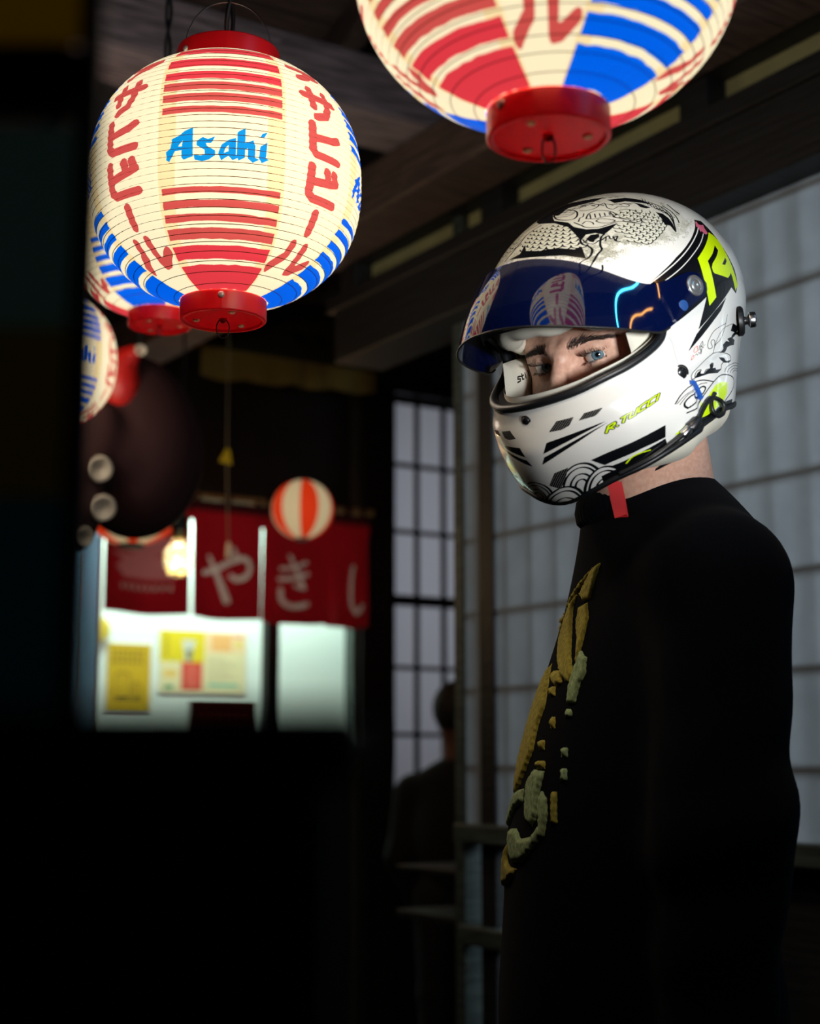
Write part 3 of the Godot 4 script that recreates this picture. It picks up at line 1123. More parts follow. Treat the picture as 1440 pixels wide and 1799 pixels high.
func bare_bulb() -> void:
	var at := Vector3(1.624, 1.639, -3.671)
	var o := thing("light_bulb", "bare clear glass bulb glowing in front of the red curtains", "light bulb", Transform3D(Basis(), at))
	var g := Geo.new()
	var r := 0.038
	g.lathe([Vector2(0, -0.044), Vector2(0.012, -0.043), Vector2(0.024, -0.036), Vector2(0.033, -0.024), Vector2(r, -0.006), Vector2(r, 0.010), Vector2(0.036, 0.024), Vector2(0.029, 0.036), Vector2(0.020, 0.046), Vector2(0.0165, 0.058)], 40)
	part("glass", g.mesh(), mat(Color(1, 1, 1, 0.06), 0.03, {"transparency": BaseMaterial3D.TRANSPARENCY_ALPHA, "cull_mode": BaseMaterial3D.CULL_DISABLED}), o)
	var hot := mat(hue(255, 236, 170), 0.5, {"emission_enabled": true, "emission": hue(255, 226, 140), "emission_energy_multiplier": 1.7})
	g = Geo.new()
	var pts := []
	for k in 17:
		var a := TAU * k / 16.0
		pts.append(Vector3(cos(a) * 0.018, 0.013, sin(a) * 0.018))
	g.tube(pts, 0.007, 8)
	part("filament", g.mesh(), hot, o)
	g = Geo.new()
	pts = []
	for k in 33:
		var a := TAU * k / 32.0
		pts.append(Vector3(cos(a) * 0.022, -0.024 + 0.006 * cos(a * 4.0), sin(a) * 0.022))
	g.tube(pts, 0.008, 8)
	part("filament", g.mesh(), hot, o)
	g = Geo.new()
	g.lathe([Vector2(0.0, 0.03), Vector2(0.005, 0.03), Vector2(0.005, -0.012), Vector2(0.004, -0.014)], 12)
	part("stem", g.mesh(), mat(hue(210, 200, 160), 0.3), o)
	g = Geo.new()
	var prof := []
	for k in 15:
		prof.append(Vector2(0.0162 + (0.0012 if k % 2 else 0.0), 0.057 + k * 0.0018))
	g.lathe(prof, 24)
	part("screw_cap", g.mesh(), mat(hue(176, 160, 110), 0.35, {"metallic": 0.8}), o)
	g = Geo.new()
	g.lathe([Vector2(0.018, 0.08), Vector2(0.021, 0.082), Vector2(0.021, 0.115), Vector2(0.014, 0.13), Vector2(0.004, 0.136), Vector2(0, 0.136)], 24)
	part("socket", g.mesh(), M.cable, o)
	g = Geo.new()
	g.tube(smooth_path([Vector3(0, 0.13, 0), Vector3(0.004, 0.4, 0.0), Vector3(-0.01, 0.9, 0.02), Vector3(0, 1.40, 0)], 8), 0.003, 6)
	part("flex", g.mesh(), M.cable, o)
	lamp(OmniLight3D.new(), "bulb_light", at + Vector3(0, 0.013, 0), hue(255, 222, 160), 0.09, 0.015)


func pull_cord() -> void:
	var o := thing("pull_cord", "thin lamp cord with a yellow tag and white knob, hanging before the second curtain", "cord", Transform3D(Basis(), Vector3(1.94, 1.74, -4.03)))
	var g := Geo.new()
	g.tube(smooth_path([Vector3(0, 0, 0), Vector3(-0.008, 0.2, 0), Vector3(-0.012, 0.5, 0), Vector3(-0.01, 1.29, 0)], 6), 0.0016, 5)
	part("string", g.mesh(), mat(hue(120, 124, 116), 0.8), o)
	g = Geo.new()
	g.lathe([Vector2(0, -0.034), Vector2(0.006, -0.032), Vector2(0.0075, -0.02), Vector2(0.006, 0.01), Vector2(0.002, 0.016), Vector2(0, 0.016)], 16)
	part("knob", g.mesh(), M.white_plastic, o)
	g = Geo.new()
	g.prism(PackedVector2Array([Vector2(-0.022, -0.012), Vector2(0.016, -0.022), Vector2(0.010, 0.020), Vector2(0.002, 0.03), Vector2(-0.006, 0.02)]), 0.003, Transform3D(Basis(Vector3.UP, -0.5), Vector3(-0.012, 0.265, 0)))
	part("tag", g.mesh(0), mat(hue(190, 176, 20), 0.7), o)


func octopus() -> void:
	var o := thing("octopus_figure", "large dark red octopus figure with pale suckers hanging at the left, under the lanterns", "octopus figure", Transform3D(Basis(), Vector3(1.350, 1.815, -3.305)))
	var away := Vector3(0.53, 0, -0.83)
	var right := Vector3(0.843, 0, 0.537)
	var arm := [Vector3(-0.150, 0.045, 0.110), Vector3(-0.175, -0.06, 0.130), Vector3(-0.165, -0.145, 0.125), Vector3(-0.175, -0.20, 0.10), Vector3(-0.215, -0.235, 0.08)]
	var side := [Vector3(0.02, 0.16, -0.02), Vector3(-0.07, 0.175, 0.05), Vector3(-0.105, 0.15, 0.085), Vector3(-0.108, 0.19, 0.10), Vector3(-0.10, 0.235, 0.10)]
	var g := Geo.new()
	g.nets(func(p: Vector3) -> float:
		var d := ell(p, Vector3(0, 0.01, 0), Vector3(0.155, 0.195, 0.155))
		d = smin(d, ell(p, Vector3(-0.02, 0.13, -0.02), Vector3(0.12, 0.12, 0.12)), 0.06)
		for k in 4:
			d = smin(d, cap(p, arm[k], arm[k + 1], 0.052 - 0.008 * k, 0.046 - 0.008 * k), 0.03)
		d = smin(d, cap(p, Vector3(-0.10, -0.02, 0.09), arm[0], 0.06, 0.052), 0.04)
		return d, Vector3(-0.32, -0.34, -0.22), Vector3(0.24, 0.34, 0.24), 0.011)
	part("body", g.mesh(), mat(hue(42, 6, 10), 0.85), o)
	g = Geo.new()
	g.nets(func(p: Vector3) -> float:
		var d := ell(p, Vector3(-0.080, 0.150, 0.085), Vector3(0.046, 0.075, 0.046))
		d = smin(d, cap(p, Vector3(-0.085, 0.20, 0.09), Vector3(-0.060, 0.222, 0.115), 0.034, 0.02), 0.02)
		return d, Vector3(-0.16, 0.04, 0.0), Vector3(0.02, 0.30, 0.18), 0.008)
	part("snout", g.mesh(), mat(hue(176, 24, 18), 0.4), o, "bright red snout")
	for s in [[Vector3(-0.162, -0.068, 0.190), 0.029], [Vector3(-0.150, -0.152, 0.186), 0.029], [Vector3(-0.178, -0.212, 0.146), 0.022], [Vector3(-0.052, 0.226, 0.132), 0.014]]:
		var n := (right * 0.35 - away * 0.9 + Vector3(0, -0.25, 0)).normalized()
		var b := Basis(Quaternion(Vector3.UP, n))
		g = Geo.new()
		var r: float = s[1]
		g.lathe([Vector2(r * 0.95, -0.012), Vector2(r, 0.0), Vector2(r * 0.96, 0.006), Vector2(r * 0.85, 0.009), Vector2(r * 0.6, 0.005), Vector2(r * 0.25, 0.0), Vector2(0, -0.001)], 28, Transform3D(b, s[0]))
		part("sucker", g.mesh(), mat(hue(170, 165, 152), 0.5), o, "pale round sucker")
	g = Geo.new()
	g.tube([Vector3(0, 0.2, 0), Vector3(0, 1.2, 0)], 0.004, 6)
	part("hanger", g.mesh(), M.cable, o)


func awning() -> void:
	var o := thing("awning", "olive yellow awning with a wavy lower edge, above the red curtains in the dark", "awning", Transform3D(Basis(), Vector3(2.49, 2.477, -4.77)))
	var cloth := mat(hue(96, 92, 46), 0.9)
	var g := Geo.new()
	g.grid(60, 6, func(u: float, w: float) -> Vector3:
		var x := lerpf(-0.34, 0.36, u)
		var wave := 0.012 * absf(sin(u * PI * 4.0))
		return Vector3(x, lerpf(0.06, -0.045 + 0.03 * u, w) - wave * w, 0.06 + 0.004 * sin(u * 40.0) * w), true)
	part("valance", g.mesh(), cloth, o)
	g = Geo.new()
	g.grid(10, 10, func(u: float, w: float) -> Vector3: return Vector3(lerpf(-0.34, 0.36, u) + 0.1 * (1.0 - w), lerpf(0.36, 0.06, w), lerpf(-0.30, 0.06, w) + 0.01 * sin(w * 9.0)), true)
	part("roof_cloth", g.mesh(), mat(hue(70, 70, 42), 0.9), o)
	for k in 3:
		g = Geo.new()
		var leaf := PackedVector2Array()
		for a in 14:
			var b := TAU * a / 14.0
			leaf.append(Vector2(cos(b) * 0.022, sin(b) * 0.05 * (1.0 - 0.3 * cos(b))))
		g.prism(leaf, 0.003, Transform3D(Basis(Vector3.FORWARD, -0.35 + 0.35 * k) * Basis(Vector3.RIGHT, -0.85), Vector3(0.12 + 0.085 * k, 0.19, -0.075)))
		part("leaf_print", g.mesh(0), M.black, o)
	for x in [-0.33, 0.35]:
		g = Geo.new()
		g.tube([Vector3(x, 0.06, 0.05), Vector3(x + 0.1, 0.36, -0.30), Vector3(x + 0.1, 0.66, -0.30)], 0.008, 8)
		part("arm", g.mesh(), M.dark_steel, o)


func bystander() -> void:
	var at := Transform3D(Basis(Vector3.UP, 2.2), Vector3(2.985, 0, -4.40))
	var o := thing("person", "bystander in a dark jacket half hidden behind the end post of the paper wall", "person", at)
	var g := Geo.new()
	g.nets(func(p: Vector3) -> float:
		var q := Vector3(absf(p.x), p.y, p.z)
		var d := ell(p, Vector3(0, 1.27, 0.04), Vector3(0.068, 0.10, 0.085))
		d = smin(d, ell(q, Vector3(0.0, 1.235, 0.118), Vector3(0.012, 0.020, 0.016)), 0.015)
		d = smin(d, ell(q, Vector3(0.068, 1.26, 0.03), Vector3(0.008, 0.025, 0.016)), 0.008)
		return smin(d, cap(p, Vector3(0, 1.20, 0.02), Vector3(0, 1.06, 0.0), 0.046, 0.055), 0.03), Vector3(-0.12, 1.0, -0.1), Vector3(0.12, 1.42, 0.18), 0.01)
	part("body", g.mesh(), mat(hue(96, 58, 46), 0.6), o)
	g = Geo.new()
	g.nets(func(p: Vector3) -> float:
		var d := ell(p, Vector3(0, 1.305, 0.02), Vector3(0.082, 0.095, 0.095))
		return smax(d, (p.z - 0.06) + (1.30 - p.y) * 0.9, 0.02), Vector3(-0.13, 1.15, -0.13), Vector3(0.13, 1.45, 0.16), 0.01)
	part("hair", g.mesh(), mat(hue(16, 15, 16), 0.7), o)
	g = Geo.new()
	g.nets(func(p: Vector3) -> float:
		var q := Vector3(absf(p.x), p.y, p.z)
		var d := ell(p, Vector3(0, 0.90, 0.0), Vector3(0.155, 0.24, 0.105))
		d = smin(d, cap(q, Vector3(0, 1.07, -0.01), Vector3(0.13, 1.03, -0.01), 0.055, 0.055), 0.04)
		d = smin(d, cap(q, Vector3(0.165, 1.02, 0.0), Vector3(0.20, 0.80, -0.01), 0.055, 0.046), 0.03)
		d = smin(d, cap(q, Vector3(0.20, 0.80, -0.01), Vector3(0.18, 0.66, 0.10), 0.046, 0.04), 0.03)
		return smax(d, 0.63 - p.y, 0.01), Vector3(-0.28, 0.6, -0.16), Vector3(0.28, 1.16, 0.18), 0.013)
	part("jacket", g.mesh(), mat(hue(9, 10, 12), 0.9), o)
	g = Geo.new()
	g.nets(func(p: Vector3) -> float:
		var q := Vector3(absf(p.x), p.y, p.z)
		var d := cap(q, Vector3(0.07, 0.68, 0), Vector3(0.08, 0.36, 0.01), 0.08, 0.055)
		d = smin(d, cap(q, Vector3(0.08, 0.36, 0.01), Vector3(0.085, 0.05, 0), 0.055, 0.045), 0.02)
		return smin(d, ell(q, Vector3(0.085, 0.035, 0.05), Vector3(0.04, 0.035, 0.11)), 0.02), Vector3(-0.2, -0.02, -0.12), Vector3(0.2, 0.8, 0.2), 0.014)
	part("trousers", g.mesh(), mat(hue(24, 26, 32), 0.9), o)
	for s in [-1.0, 1.0]:
		g = Geo.new()
		_small_hand(g, Vector3(s * 0.178, 0.645, 0.115), s)
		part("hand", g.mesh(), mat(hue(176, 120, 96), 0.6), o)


func _small_hand(g: Geo, w: Vector3, s: float) -> void:
	var bones := [[w, w + Vector3(0, -0.045, 0.02), 0.020, 0.019]]
	for k in 4:
		var a := w + Vector3(-s * (0.016 - 0.011 * k), -0.05, 0.022)
		var l := 0.045 - 0.006 * absf(k - 1.3)
		bones.append([a, a + Vector3(0, -l * 0.6, 0.012), 0.0068, 0.0062])
		bones.append([a + Vector3(0, -l * 0.6, 0.012), a + Vector3(0, -l, 0.004), 0.0062, 0.005])
	bones.append([w + Vector3(-s * 0.016, -0.02, 0.01), w + Vector3(-s * 0.03, -0.048, 0.03), 0.009, 0.0065])
	g.nets(func(p: Vector3) -> float:
		var d := 1.0
		for b in bones:
			d = smin(d, cap(p, b[0], b[1], b[2], b[3]), 0.004)
		return d, w + Vector3(-0.06, -0.13, -0.04), w + Vector3(0.06, 0.04, 0.09), 0.005)


func led_tubes() -> void:
	# two coloured tube lamps on stands, out of the frame at the right: they show as streaks in the visor
	for k in 2:
		var col := hue(60, 190, 255) if k == 0 else hue(255, 176, 84)
		var at := Vector3(1.25, 0, -0.05) if k == 0 else Vector3(1.52, 0, -0.08)
		var o := thing("tube_light", "cyan tube lamp upright on a stand right of the camera" if k == 0 else "amber tube lamp upright on a stand by the paper wall", "lamp", Transform3D(Basis(), at))
		var g := Geo.new()
		g.tube([Vector3(0, 2.08, 0), Vector3(0, 2.50 - 0.1 * k, 0)], 0.012, 12)
		part("tube", g.mesh(), mat(col, 0.5, {"emission_enabled": true, "emission": col, "emission_energy_multiplier": 0.3}), o)
		g = Geo.new()
		g.tube([Vector3(0, 0.30, 0), Vector3(0, 2.08, 0)], 0.011, 10)
		part("pole", g.mesh(), M.cable, o)
		for a in 3:
			var b := TAU * a / 3.0
			g = Geo.new()
			g.tube([Vector3(0, 0.42, 0), Vector3(sin(b) * 0.22, 0.008, cos(b) * 0.22)], 0.007, 8)
			part("leg", g.mesh(), M.cable, o)
		var l: AreaLight3D = lamp(AreaLight3D.new(), "tube_glow", at + Vector3(-0.005, 2.27, -0.016), col, 0.22 if k == 0 else 0.05)
		l.area_size = Vector2(0.024, 0.42)


func foreground() -> void:
	# a dark notice board on edge, very near the camera at the left, and the low panel it stands on
	var along := Vector3(-0.843, 0, -0.537)
	var o := thing("notice_board", "dark blurred notice board very near the camera, filling the left edge", "board", Transform3D(Basis(Vector3.UP, -0.567), Vector3(0.172, 0, -0.459)))
	part("frame_post", span(Vector3(-0.009, 0.0, -0.008), Vector3(-0.001, 2.3, 0.0), 0.002), mat(hue(8, 11, 14), 0.8), o)
	part("frame_post", span(Vector3(-0.17, 0.0, -0.03), Vector3(-0.15, 2.3, 0.0), 0.006), mat(hue(8, 11, 14), 0.8), o)
	for b in [[1.362, 1.50, Color(0.40, 0.31, 0.0), "yellow_notice"], [1.262, 1.332, Color(0.13, 0.22, 0.23), "grey_notice"], [1.205, 1.262, Color(0.16, 0.14, 0.03), "ochre_notice"], [1.0, 1.205, Color(0.02, 0.13, 0.17), "teal_notice"]]:
		part(b[3], _leaf(Vector3(-0.15, b[1], -0.012), Vector3(0.142, 0, 0), Vector3(0, b[0] - b[1], 0)), mat(b[2], 0.9, {"backlight_enabled": true, "backlight": b[2]}), o, "translucent printed notice")
	for y in [0.98, 1.336, 2.26]:
		part("frame_rail", span(Vector3(-0.15, y, -0.02), Vector3(-0.009, y + 0.022, 0.0), 0.003), mat(hue(8, 11, 14), 0.8), o)
	part("backing_board", span(Vector3(-0.15, 0.0, -0.02), Vector3(-0.009, 0.98, 0.0), 0.003), mat(hue(8, 11, 14), 0.8), o)
	part("backing_board", span(Vector3(-0.15, 1.505, -0.02), Vector3(-0.009, 2.26, 0.0), 0.003), mat(hue(8, 11, 14), 0.8), o)
	var p := thing("low_panel", "black blurred low panel in front of the camera along the bottom left", "panel", Transform3D(Basis(Vector3.UP, -0.567), Vector3(0.167, 0, -0.273)))
	part("panel_board", span(Vector3(-0.34, 0.0, -0.012), Vector3(-0.008, 1.116, 0.012), 0.004), M.black, p)
	part("panel_cap", span(Vector3(-0.35, 1.116, -0.018), Vector3(-0.002, 1.131, 0.018), 0.004), M.black, p)


# ---------------------------------------------------------------- the racing helmet (its own axes: z where the face looks, y up, x to the wearer's left)
const HELMET_AT := Vector3(1.0112, 1.5584, -1.1932)
const HELMET_TURN := Vector3(22.3, -79.9, -0.6)


static func polar(az: float, el: float) -> Vector3:
	var a := deg_to_rad(az)
	var e := deg_to_rad(el)
	return Vector3(sin(a) * cos(e), sin(e), cos(a) * cos(e))


static func helmet_sdf(p: Vector3) -> float:
	var s := smin(ell(p, Vector3(0, 0.0223, -0.0155), Vector3(0.1132, 0.1226, 0.1721)), ell(p, Vector3(0, -0.0788, 0.0342), Vector3(0.1154, 0.1062, 0.1297)), 0.06)
	return smax(s, -cos(-0.22) * p.y + sin(-0.22) * p.z - 0.1223, 0.02)


static func table(t: Array, x: float) -> float:   # [x, y] pairs, x rising, joined by a smooth curve
	var n := t.size()
	if x <= t[0][0]:
		return t[0][1]
	for k in range(1, n):
		if x <= t[k][0]:
			var d: float = t[k][0] - t[k - 1][0]
			var mid: float = (t[k][1] - t[k - 1][1]) / d
			var m0: float = (t[k][1] - t[k - 2][1]) / (t[k][0] - t[k - 2][0]) if k > 1 else (0.0 if t[0][0] == 0 else mid)
			var m1: float = (t[k + 1][1] - t[k - 1][1]) / (t[k + 1][0] - t[k - 1][0]) if k + 1 < n else mid
			var s: float = (x - t[k - 1][0]) / d
			var s2 := s * s
			var s3 := s2 * s
			return (2.0 * s3 - 3.0 * s2 + 1.0) * t[k - 1][1] + (s3 - 2.0 * s2 + s) * d * m0 + (3.0 * s2 - 2.0 * s3) * t[k][1] + (s3 - s2) * d * m1
	return t[n - 1][1]


const PORT_LOW := [[0, -13.8], [18, -13.4], [30, -12.0], [42, -10.4], [53, -7.4], [59, -4.2], [62.5, 0.5]]
const PORT_TOP := [[0, 17.5], [30, 16.5], [45, 14.0], [54, 11.0], [60, 6.5], [62.5, 0.5]]


static func port(az: float, el: float) -> float:   # degrees outside (positive) or inside the eye opening
	var a := absf(az)
	if a > 62.5:
		return a - 62.5 + absf(el) * 0.2
	return maxf(maxf(table(PORT_LOW, a) - el, el - table(PORT_TOP, a)), (a - 62.5))


static func plain_r(az: float, el: float) -> float:
	var d := polar(az, el)
	var t := 0.30
	for k in 9:
		t -= helmet_sdf(d * t) * 0.92
	return t


static func helmet_r(az: float, el: float) -> float:
	var t := plain_r(az, el)
	# the rim round the eye opening lies a little lower than the shell about it
	if el < 20.0 and absf(az) < 80.0:
		var q := port(az, el)
		t -= 0.0042 * (1.0 - smoothstep(4.0, 8.5, q)) * smoothstep(-28.0, -12.0, -absf(el + 2.0))
	# chin bar: ridge down the middle, hollows beside it
	if el < -12.0 and absf(az) < 70.0:
		var m := smoothstep(-20.0, -27.0, el) * smoothstep(-47.0, -42.0, el)
		t += m * (0.0060 * exp(-pow(az / 9.0, 2.0)) - 0.0028 * exp(-pow((absf(az) - 24.0) / 9.0, 2.0)))
	# a step low on the side, behind the blue tab
	var b := absf(az)
	if el < -18.0 and b > 66.0 and b < 110.0:
		t -= 0.0035 * smoothstep(66.0, 69.0, b) * smoothstep(110.0, 90.0, b) * smoothstep(-18.0, -24.0, el)
	return t


static func on_helmet(az: float, el: float, off := 0.0) -> Vector3:
	return polar(az, el) * (helmet_r(az, el) + off)


static func rim_el(az: float) -> float:
	return table([[0, -44.8], [18, -43.3], [35, -42.3], [50, -41.7], [70, -41.6], [100, -43.0], [120, -44.5], [180, -46.0]], absf(az))


static func _ink(c: String) -> Color:
	return {"ink": hue(10, 12, 16), "white": hue(232, 232, 226), "neon": hue(206, 240, 10), "lime": hue(130, 205, 20), "pink": hue(214, 106, 132), "red": hue(196, 50, 34), "smoke": hue(150, 152, 134), "mesh": hue(12, 13, 15)}.get(c, Color.RED)


static func _art_map(l: Array, h: Dictionary, mirror := false) -> Array:
	var out := []
	for q in l:
		out.append(Vector2(((-q[0] if mirror else q[0]) / 360.0 + 0.5) * h.w, (90.0 - q[1]) / 180.0 * h.h))
	return out


static func _art_fill(p: Pic, h: Dictionary, l: Array, c: String, both: bool) -> void:
	for m in ([false, true] if both else [false]):
		var s := _art_map(l, h, m)
		p.poly(s, _ink(c) if c != "smoke" else hue(208, 209, 199))
		if c == "mesh":   # woven vent gauze printed as small light dots
			var lo: Vector2 = s[0]
			var hi: Vector2 = s[0]
			for q in s:
				lo = lo.min(q)
				hi = hi.max(q)
			var row := 0
			var y := lo.y
			while y < hi.y:
				var x := lo.x + (6.0 if row % 2 else 0.0)
				while x < hi.x:
					if Geometry2D.is_point_in_polygon(Vector2(x, y), PackedVector2Array(s)):
						p.poly([Vector2(x - 4.4, y + 2.4), Vector2(x + 1.5, y - 2.6), Vector2(x + 4.4, y - 2.4), Vector2(x - 1.5, y + 2.6)], hue(216, 214, 206))
					x += 12.0
				y += 8.0
				row += 1
		elif c == "smoke":   # airbrushed soot: speckle that thins out beyond the outline
			var g := RandomNumberGenerator.new()
			g.seed = 11
			var n := FastNoiseLite.new()
			n.seed = 7
			n.frequency = 0.012
			var shape := PackedVector2Array(s)
			var mid := Vector2.ZERO
			for q in s:
				mid += q / s.size()
			for k in 40000:
				var q: Vector2 = s[g.randi() % s.size()].lerp(mid, g.randf() * g.randf()) + Vector2(g.randfn(0.0, 46.0), g.randfn(0.0, 26.0))
				var v := n.get_noise_2d(q.x, q.y)
				if v < -0.15:
					continue
				var inside := Geometry2D.is_point_in_polygon(q, shape)
				var r := g.randf_range(1.2, 2.6)
				p.disc(q, Vector2(r, r), hue(176, 176, 160) if inside and g.randf() < 0.5 else hue(132, 134, 118) if g.randf() < 0.85 else hue(70, 72, 62), 5)


static func _art_pen(p: Pic, h: Dictionary, l: Array, w: float, c: String, curve: bool, both: bool) -> void:
	for m in ([false, true] if both else [false]):
		var s := _art_map(l, h, m)
		if curve:
			s = smooth_path(s, 5)
		var el: float = l[0][1]
		p.pen(s, w * (11.5 if w < 1.25 and el > 25.0 else 8.5 if w < 1.25 else 5.4), _ink(c), minf(1.0 / maxf(cos(deg_to_rad(el)), 0.3), 2.2) * 1.05)


# overlapping round scales, row upon row, inside an outline
static func _art_scales(p: Pic, h: Dictionary, l: Array) -> void:
	var s := _art_map(l, h)
	var shape := PackedVector2Array(s)
	p.poly(s, hue(196, 198, 184))
	var lo: Vector2 = s[0]
	var hi: Vector2 = s[0]
	var el := 0.0
	for q in s:
		lo = lo.min(q)
		hi = hi.max(q)
	el = 90.0 - (lo.y + hi.y) * 0.5 / h.h * 180.0
	var sx := 1.0 / maxf(cos(deg_to_rad(el)), 0.25)
	var r := 31.0
	var row := 0
	var y := lo.y
	while y < hi.y + r:
		var x := lo.x + (r * sx if row % 2 else 0.0)
		while x < hi.x + r * sx:
			var c := Vector2(x, y)
			if Geometry2D.is_point_in_polygon(c, shape):
				var arc := []
				for k in 9:
					var a := PI * k / 8.0
					arc.append(c + Vector2(cos(a) * r * sx, sin(a) * r * 1.05))
				p.poly(arc, hue(206, 208, 194))
				p.pen(arc, 7.0, _ink("ink"), sx)
				p.pen([c + Vector2(0, r * 0.5), c + Vector2(0, r * 0.95)], 5.0, _ink("ink"), sx)
			x += 2.0 * r * sx
		y += r * 0.86
		row += 1


func helmet() -> void:
	var at := Transform3D(Basis.from_euler(HELMET_TURN * PI / 180.0), HELMET_AT)
	var o := thing("racing_helmet", "white full-face racing helmet with black dragon art, neon patches and raised dark visor", "helmet", at)
	var p := Pic.new(4096, 4096, hue(226, 226, 220))
	helmet_art(p, {"w": 4096, "h": 4096})
	var paint := mat(Color.WHITE, 0.22, {"albedo_texture": p.texture(2048, 2048), "clearcoat_enabled": true, "clearcoat": 0.7, "clearcoat_roughness": 0.06})
	var rubber := mat(hue(17, 19, 22), 0.42)
	var cloth := mat(hue(222, 218, 200), 0.9, {"rim_enabled": true, "rim": 0.3})
	var g := Geo.new()
	var el0 := -50.0
	g.sheet(260, 170, func(u: float, w: float) -> Vector3: return on_helmet(u * 360.0 - 180.0, 90.0 - w * (90.0 - el0)),
		func(u: float, w: float) -> float:
			var az := u * 360.0 - 180.0
			var el := 90.0 - w * (90.0 - el0)
			return minf(port(az, el), el - rim_el(az)), true,
		func(u: float, w: float) -> Vector2: return Vector2(u, w * (90.0 - el0) / 180.0))
	part("shell", g.mesh(2), paint, o)
	# padded lining, open in front of the eyes
	g = Geo.new()
	g.sheet(120, 80, func(u: float, w: float) -> Vector3:
			var az := u * 360.0 - 180.0
			var el := 90.0 - w * 138.0
			var q := clampf(port(az, el), 0.0, 20.0)
			return on_helmet(az, el, -0.014 - 0.010 * smoothstep(0.0, 14.0, q) * (1.0 if absf(az) < 90.0 else 1.6)),
		func(u: float, w: float) -> float: return port(u * 360.0 - 180.0, 90.0 - w * 138.0) + 2.2, false)
	part("lining", g.mesh(2), cloth, o)
	# brow pad: a soft roll along the top of the opening
	g = Geo.new()
	var pts := []
	var rad := []
	for k in 41:
		var az := lerpf(-58.0, 58.0, k / 40.0)
		pts.append(on_helmet(az, 16.0 - 7.0 * pow(absf(az) / 58.0, 2.0) + 0.7 * sin(az * 0.35), -0.028))
		rad.append(0.0125 + 0.002 * sin(az * 0.21) - 0.004 * pow(absf(az) / 58.0, 3.0))
	g.tube(pts, rad, 16)
	part("brow_pad", g.mesh(), cloth, o)
	for s in [-1.0, 1.0]:   # cheek pads
		g = Geo.new()
		g.grid(24, 20, func(u: float, w: float) -> Vector3:
			var az: float = s * lerpf(32.0 if s < 0.0 else 44.0, 84.0, u)
			var el := lerpf(-46.0, 2.0, w)
			var swell := sin(PI * clampf(u, 0.0, 1.0)) * sin(PI * clampf(w, 0.0, 1.0))
			return on_helmet(az, el, -0.016 - (0.026 if s < 0.0 else 0.012) * pow(maxf(swell, 0.0), 0.45)), s > 0.0)
		var cp := Pic.new(1024, 1024, hue(222, 218, 200))
		var x := 110.0 if s < 0.0 else 800.0
		for glyph in [[[[1, 0.9], [0.2, 1], [0.1, 0.6], [0.9, 0.45], [0.8, 0.05], [0, 0.1]]], [[[0.4, 1.2], [0.35, 0.1], [0.8, 0.05]], [[0, 0.8], [0.9, 0.8]]], [[[0.3, 0.75], [0.3, 0.05]], [[0.3, 1.0], [0.31, 1.05]]], [[[0.3, 1.25], [0.3, 0.05]]], [[[0.2, 0.4], [0.5, 0.75], [0.85, 0.4], [0.5, 0.05], [0.2, 0.4]]]]:
			for st in glyph:
				var l := []
				for q in st:
					l.append(Vector2(x + (q[0] * 52.0 + q[1] * 14.0) * -s, 770.0 + q[1] * 60.0))
				cp.pen(l, 17.0, hue(14, 14, 14))
			x += 66.0 * -s
		part("cheek_pad", g.mesh(), mat(Color.WHITE, 0.9, {"albedo_texture": cp.texture(512, 512)}), o)
	# rubber seal of the opening
	g = Geo.new()
	pts = []
	for k in 160:
		var a := TAU * k / 160.0
		var x := cos(a)
		var az := signf(x) * 62.5 * (1.0 - pow(1.0 - absf(x), 1.35))
		var el := table(PORT_LOW, absf(az)) if sin(a) < 0.0 else table(PORT_TOP, absf(az))
		pts.append(on_helmet(az, el, -0.0015))
	pts = smooth_path(pts, 2, true)
	g.tube(pts, 0.0045, 10, true)
	part("eyeport_seal", g.mesh(), rubber, o)
	g = Geo.new()
	var inner := []
	for k in 121:
		inner.append(0)
	g.grid(160, 3, func(u: float, w: float) -> Vector3:
		var a := TAU * u
		var x := cos(a)
		var az := signf(x) * 62.5 * (1.0 - pow(1.0 - absf(x), 1.35))
		var el := table(PORT_LOW, absf(az)) if sin(a) < 0.0 else table(PORT_TOP, absf(az))
		return on_helmet(az, el, 0.001 - 0.017 * w), true)
	part("seal_lip", g.mesh(), rubber, o)
	# rubber rim at the bottom
	g = Geo.new()
	pts = []
	for k in 120:
		var az := 360.0 * k / 120.0 - 180.0
		pts.append(on_helmet(az, rim_el(az), -0.001))
	g.tube(pts, 0.0036, 8, true)
	part("bottom_rim", g.mesh(), rubber, o)
	# padded neck roll below the rim
	g = Geo.new()
	g.grid(90, 10, func(u: float, w: float) -> Vector3:
		var az := u * 360.0 - 180.0
		var base := on_helmet(az, rim_el(az), -0.005)
		var inward := Vector3(-base.x, 0, -base.z - 0.01).normalized()
		var deep := 0.026 * smoothstep(18.0, 70.0, absf(az)) + 0.004
		return base + Vector3(0, -deep * sin(w * PI * 0.62), 0) + inward * 0.045 * (1.0 - cos(w * PI * 0.62)), true)
	part("neck_roll", g.mesh(2), cloth, o)
	visor(o)
	# screws, tabs and cable
	for s in [-1.0, 1.0]:
		_fix(o, "chin_bolt" if s > 0.0 else "side_bolt", -1.5 if s > 0.0 else 62.6, -18.0 if s > 0.0 else -20.7, 0.0046 if s > 0.0 else 0.0068, mat(hue(60, 62, 64), 0.25, {"metallic": 0.8}))
	_fix(o, "side_bolt", -62.6, -20.7, 0.0068, mat(hue(60, 62, 64), 0.25, {"metallic": 0.8}))
	for s in [-1.0, 1.0]:
		_post(o, s)
	var blue := mat(hue(24, 84, 176), 0.35)
	g = Geo.new()
	pts = []
	var ups := []
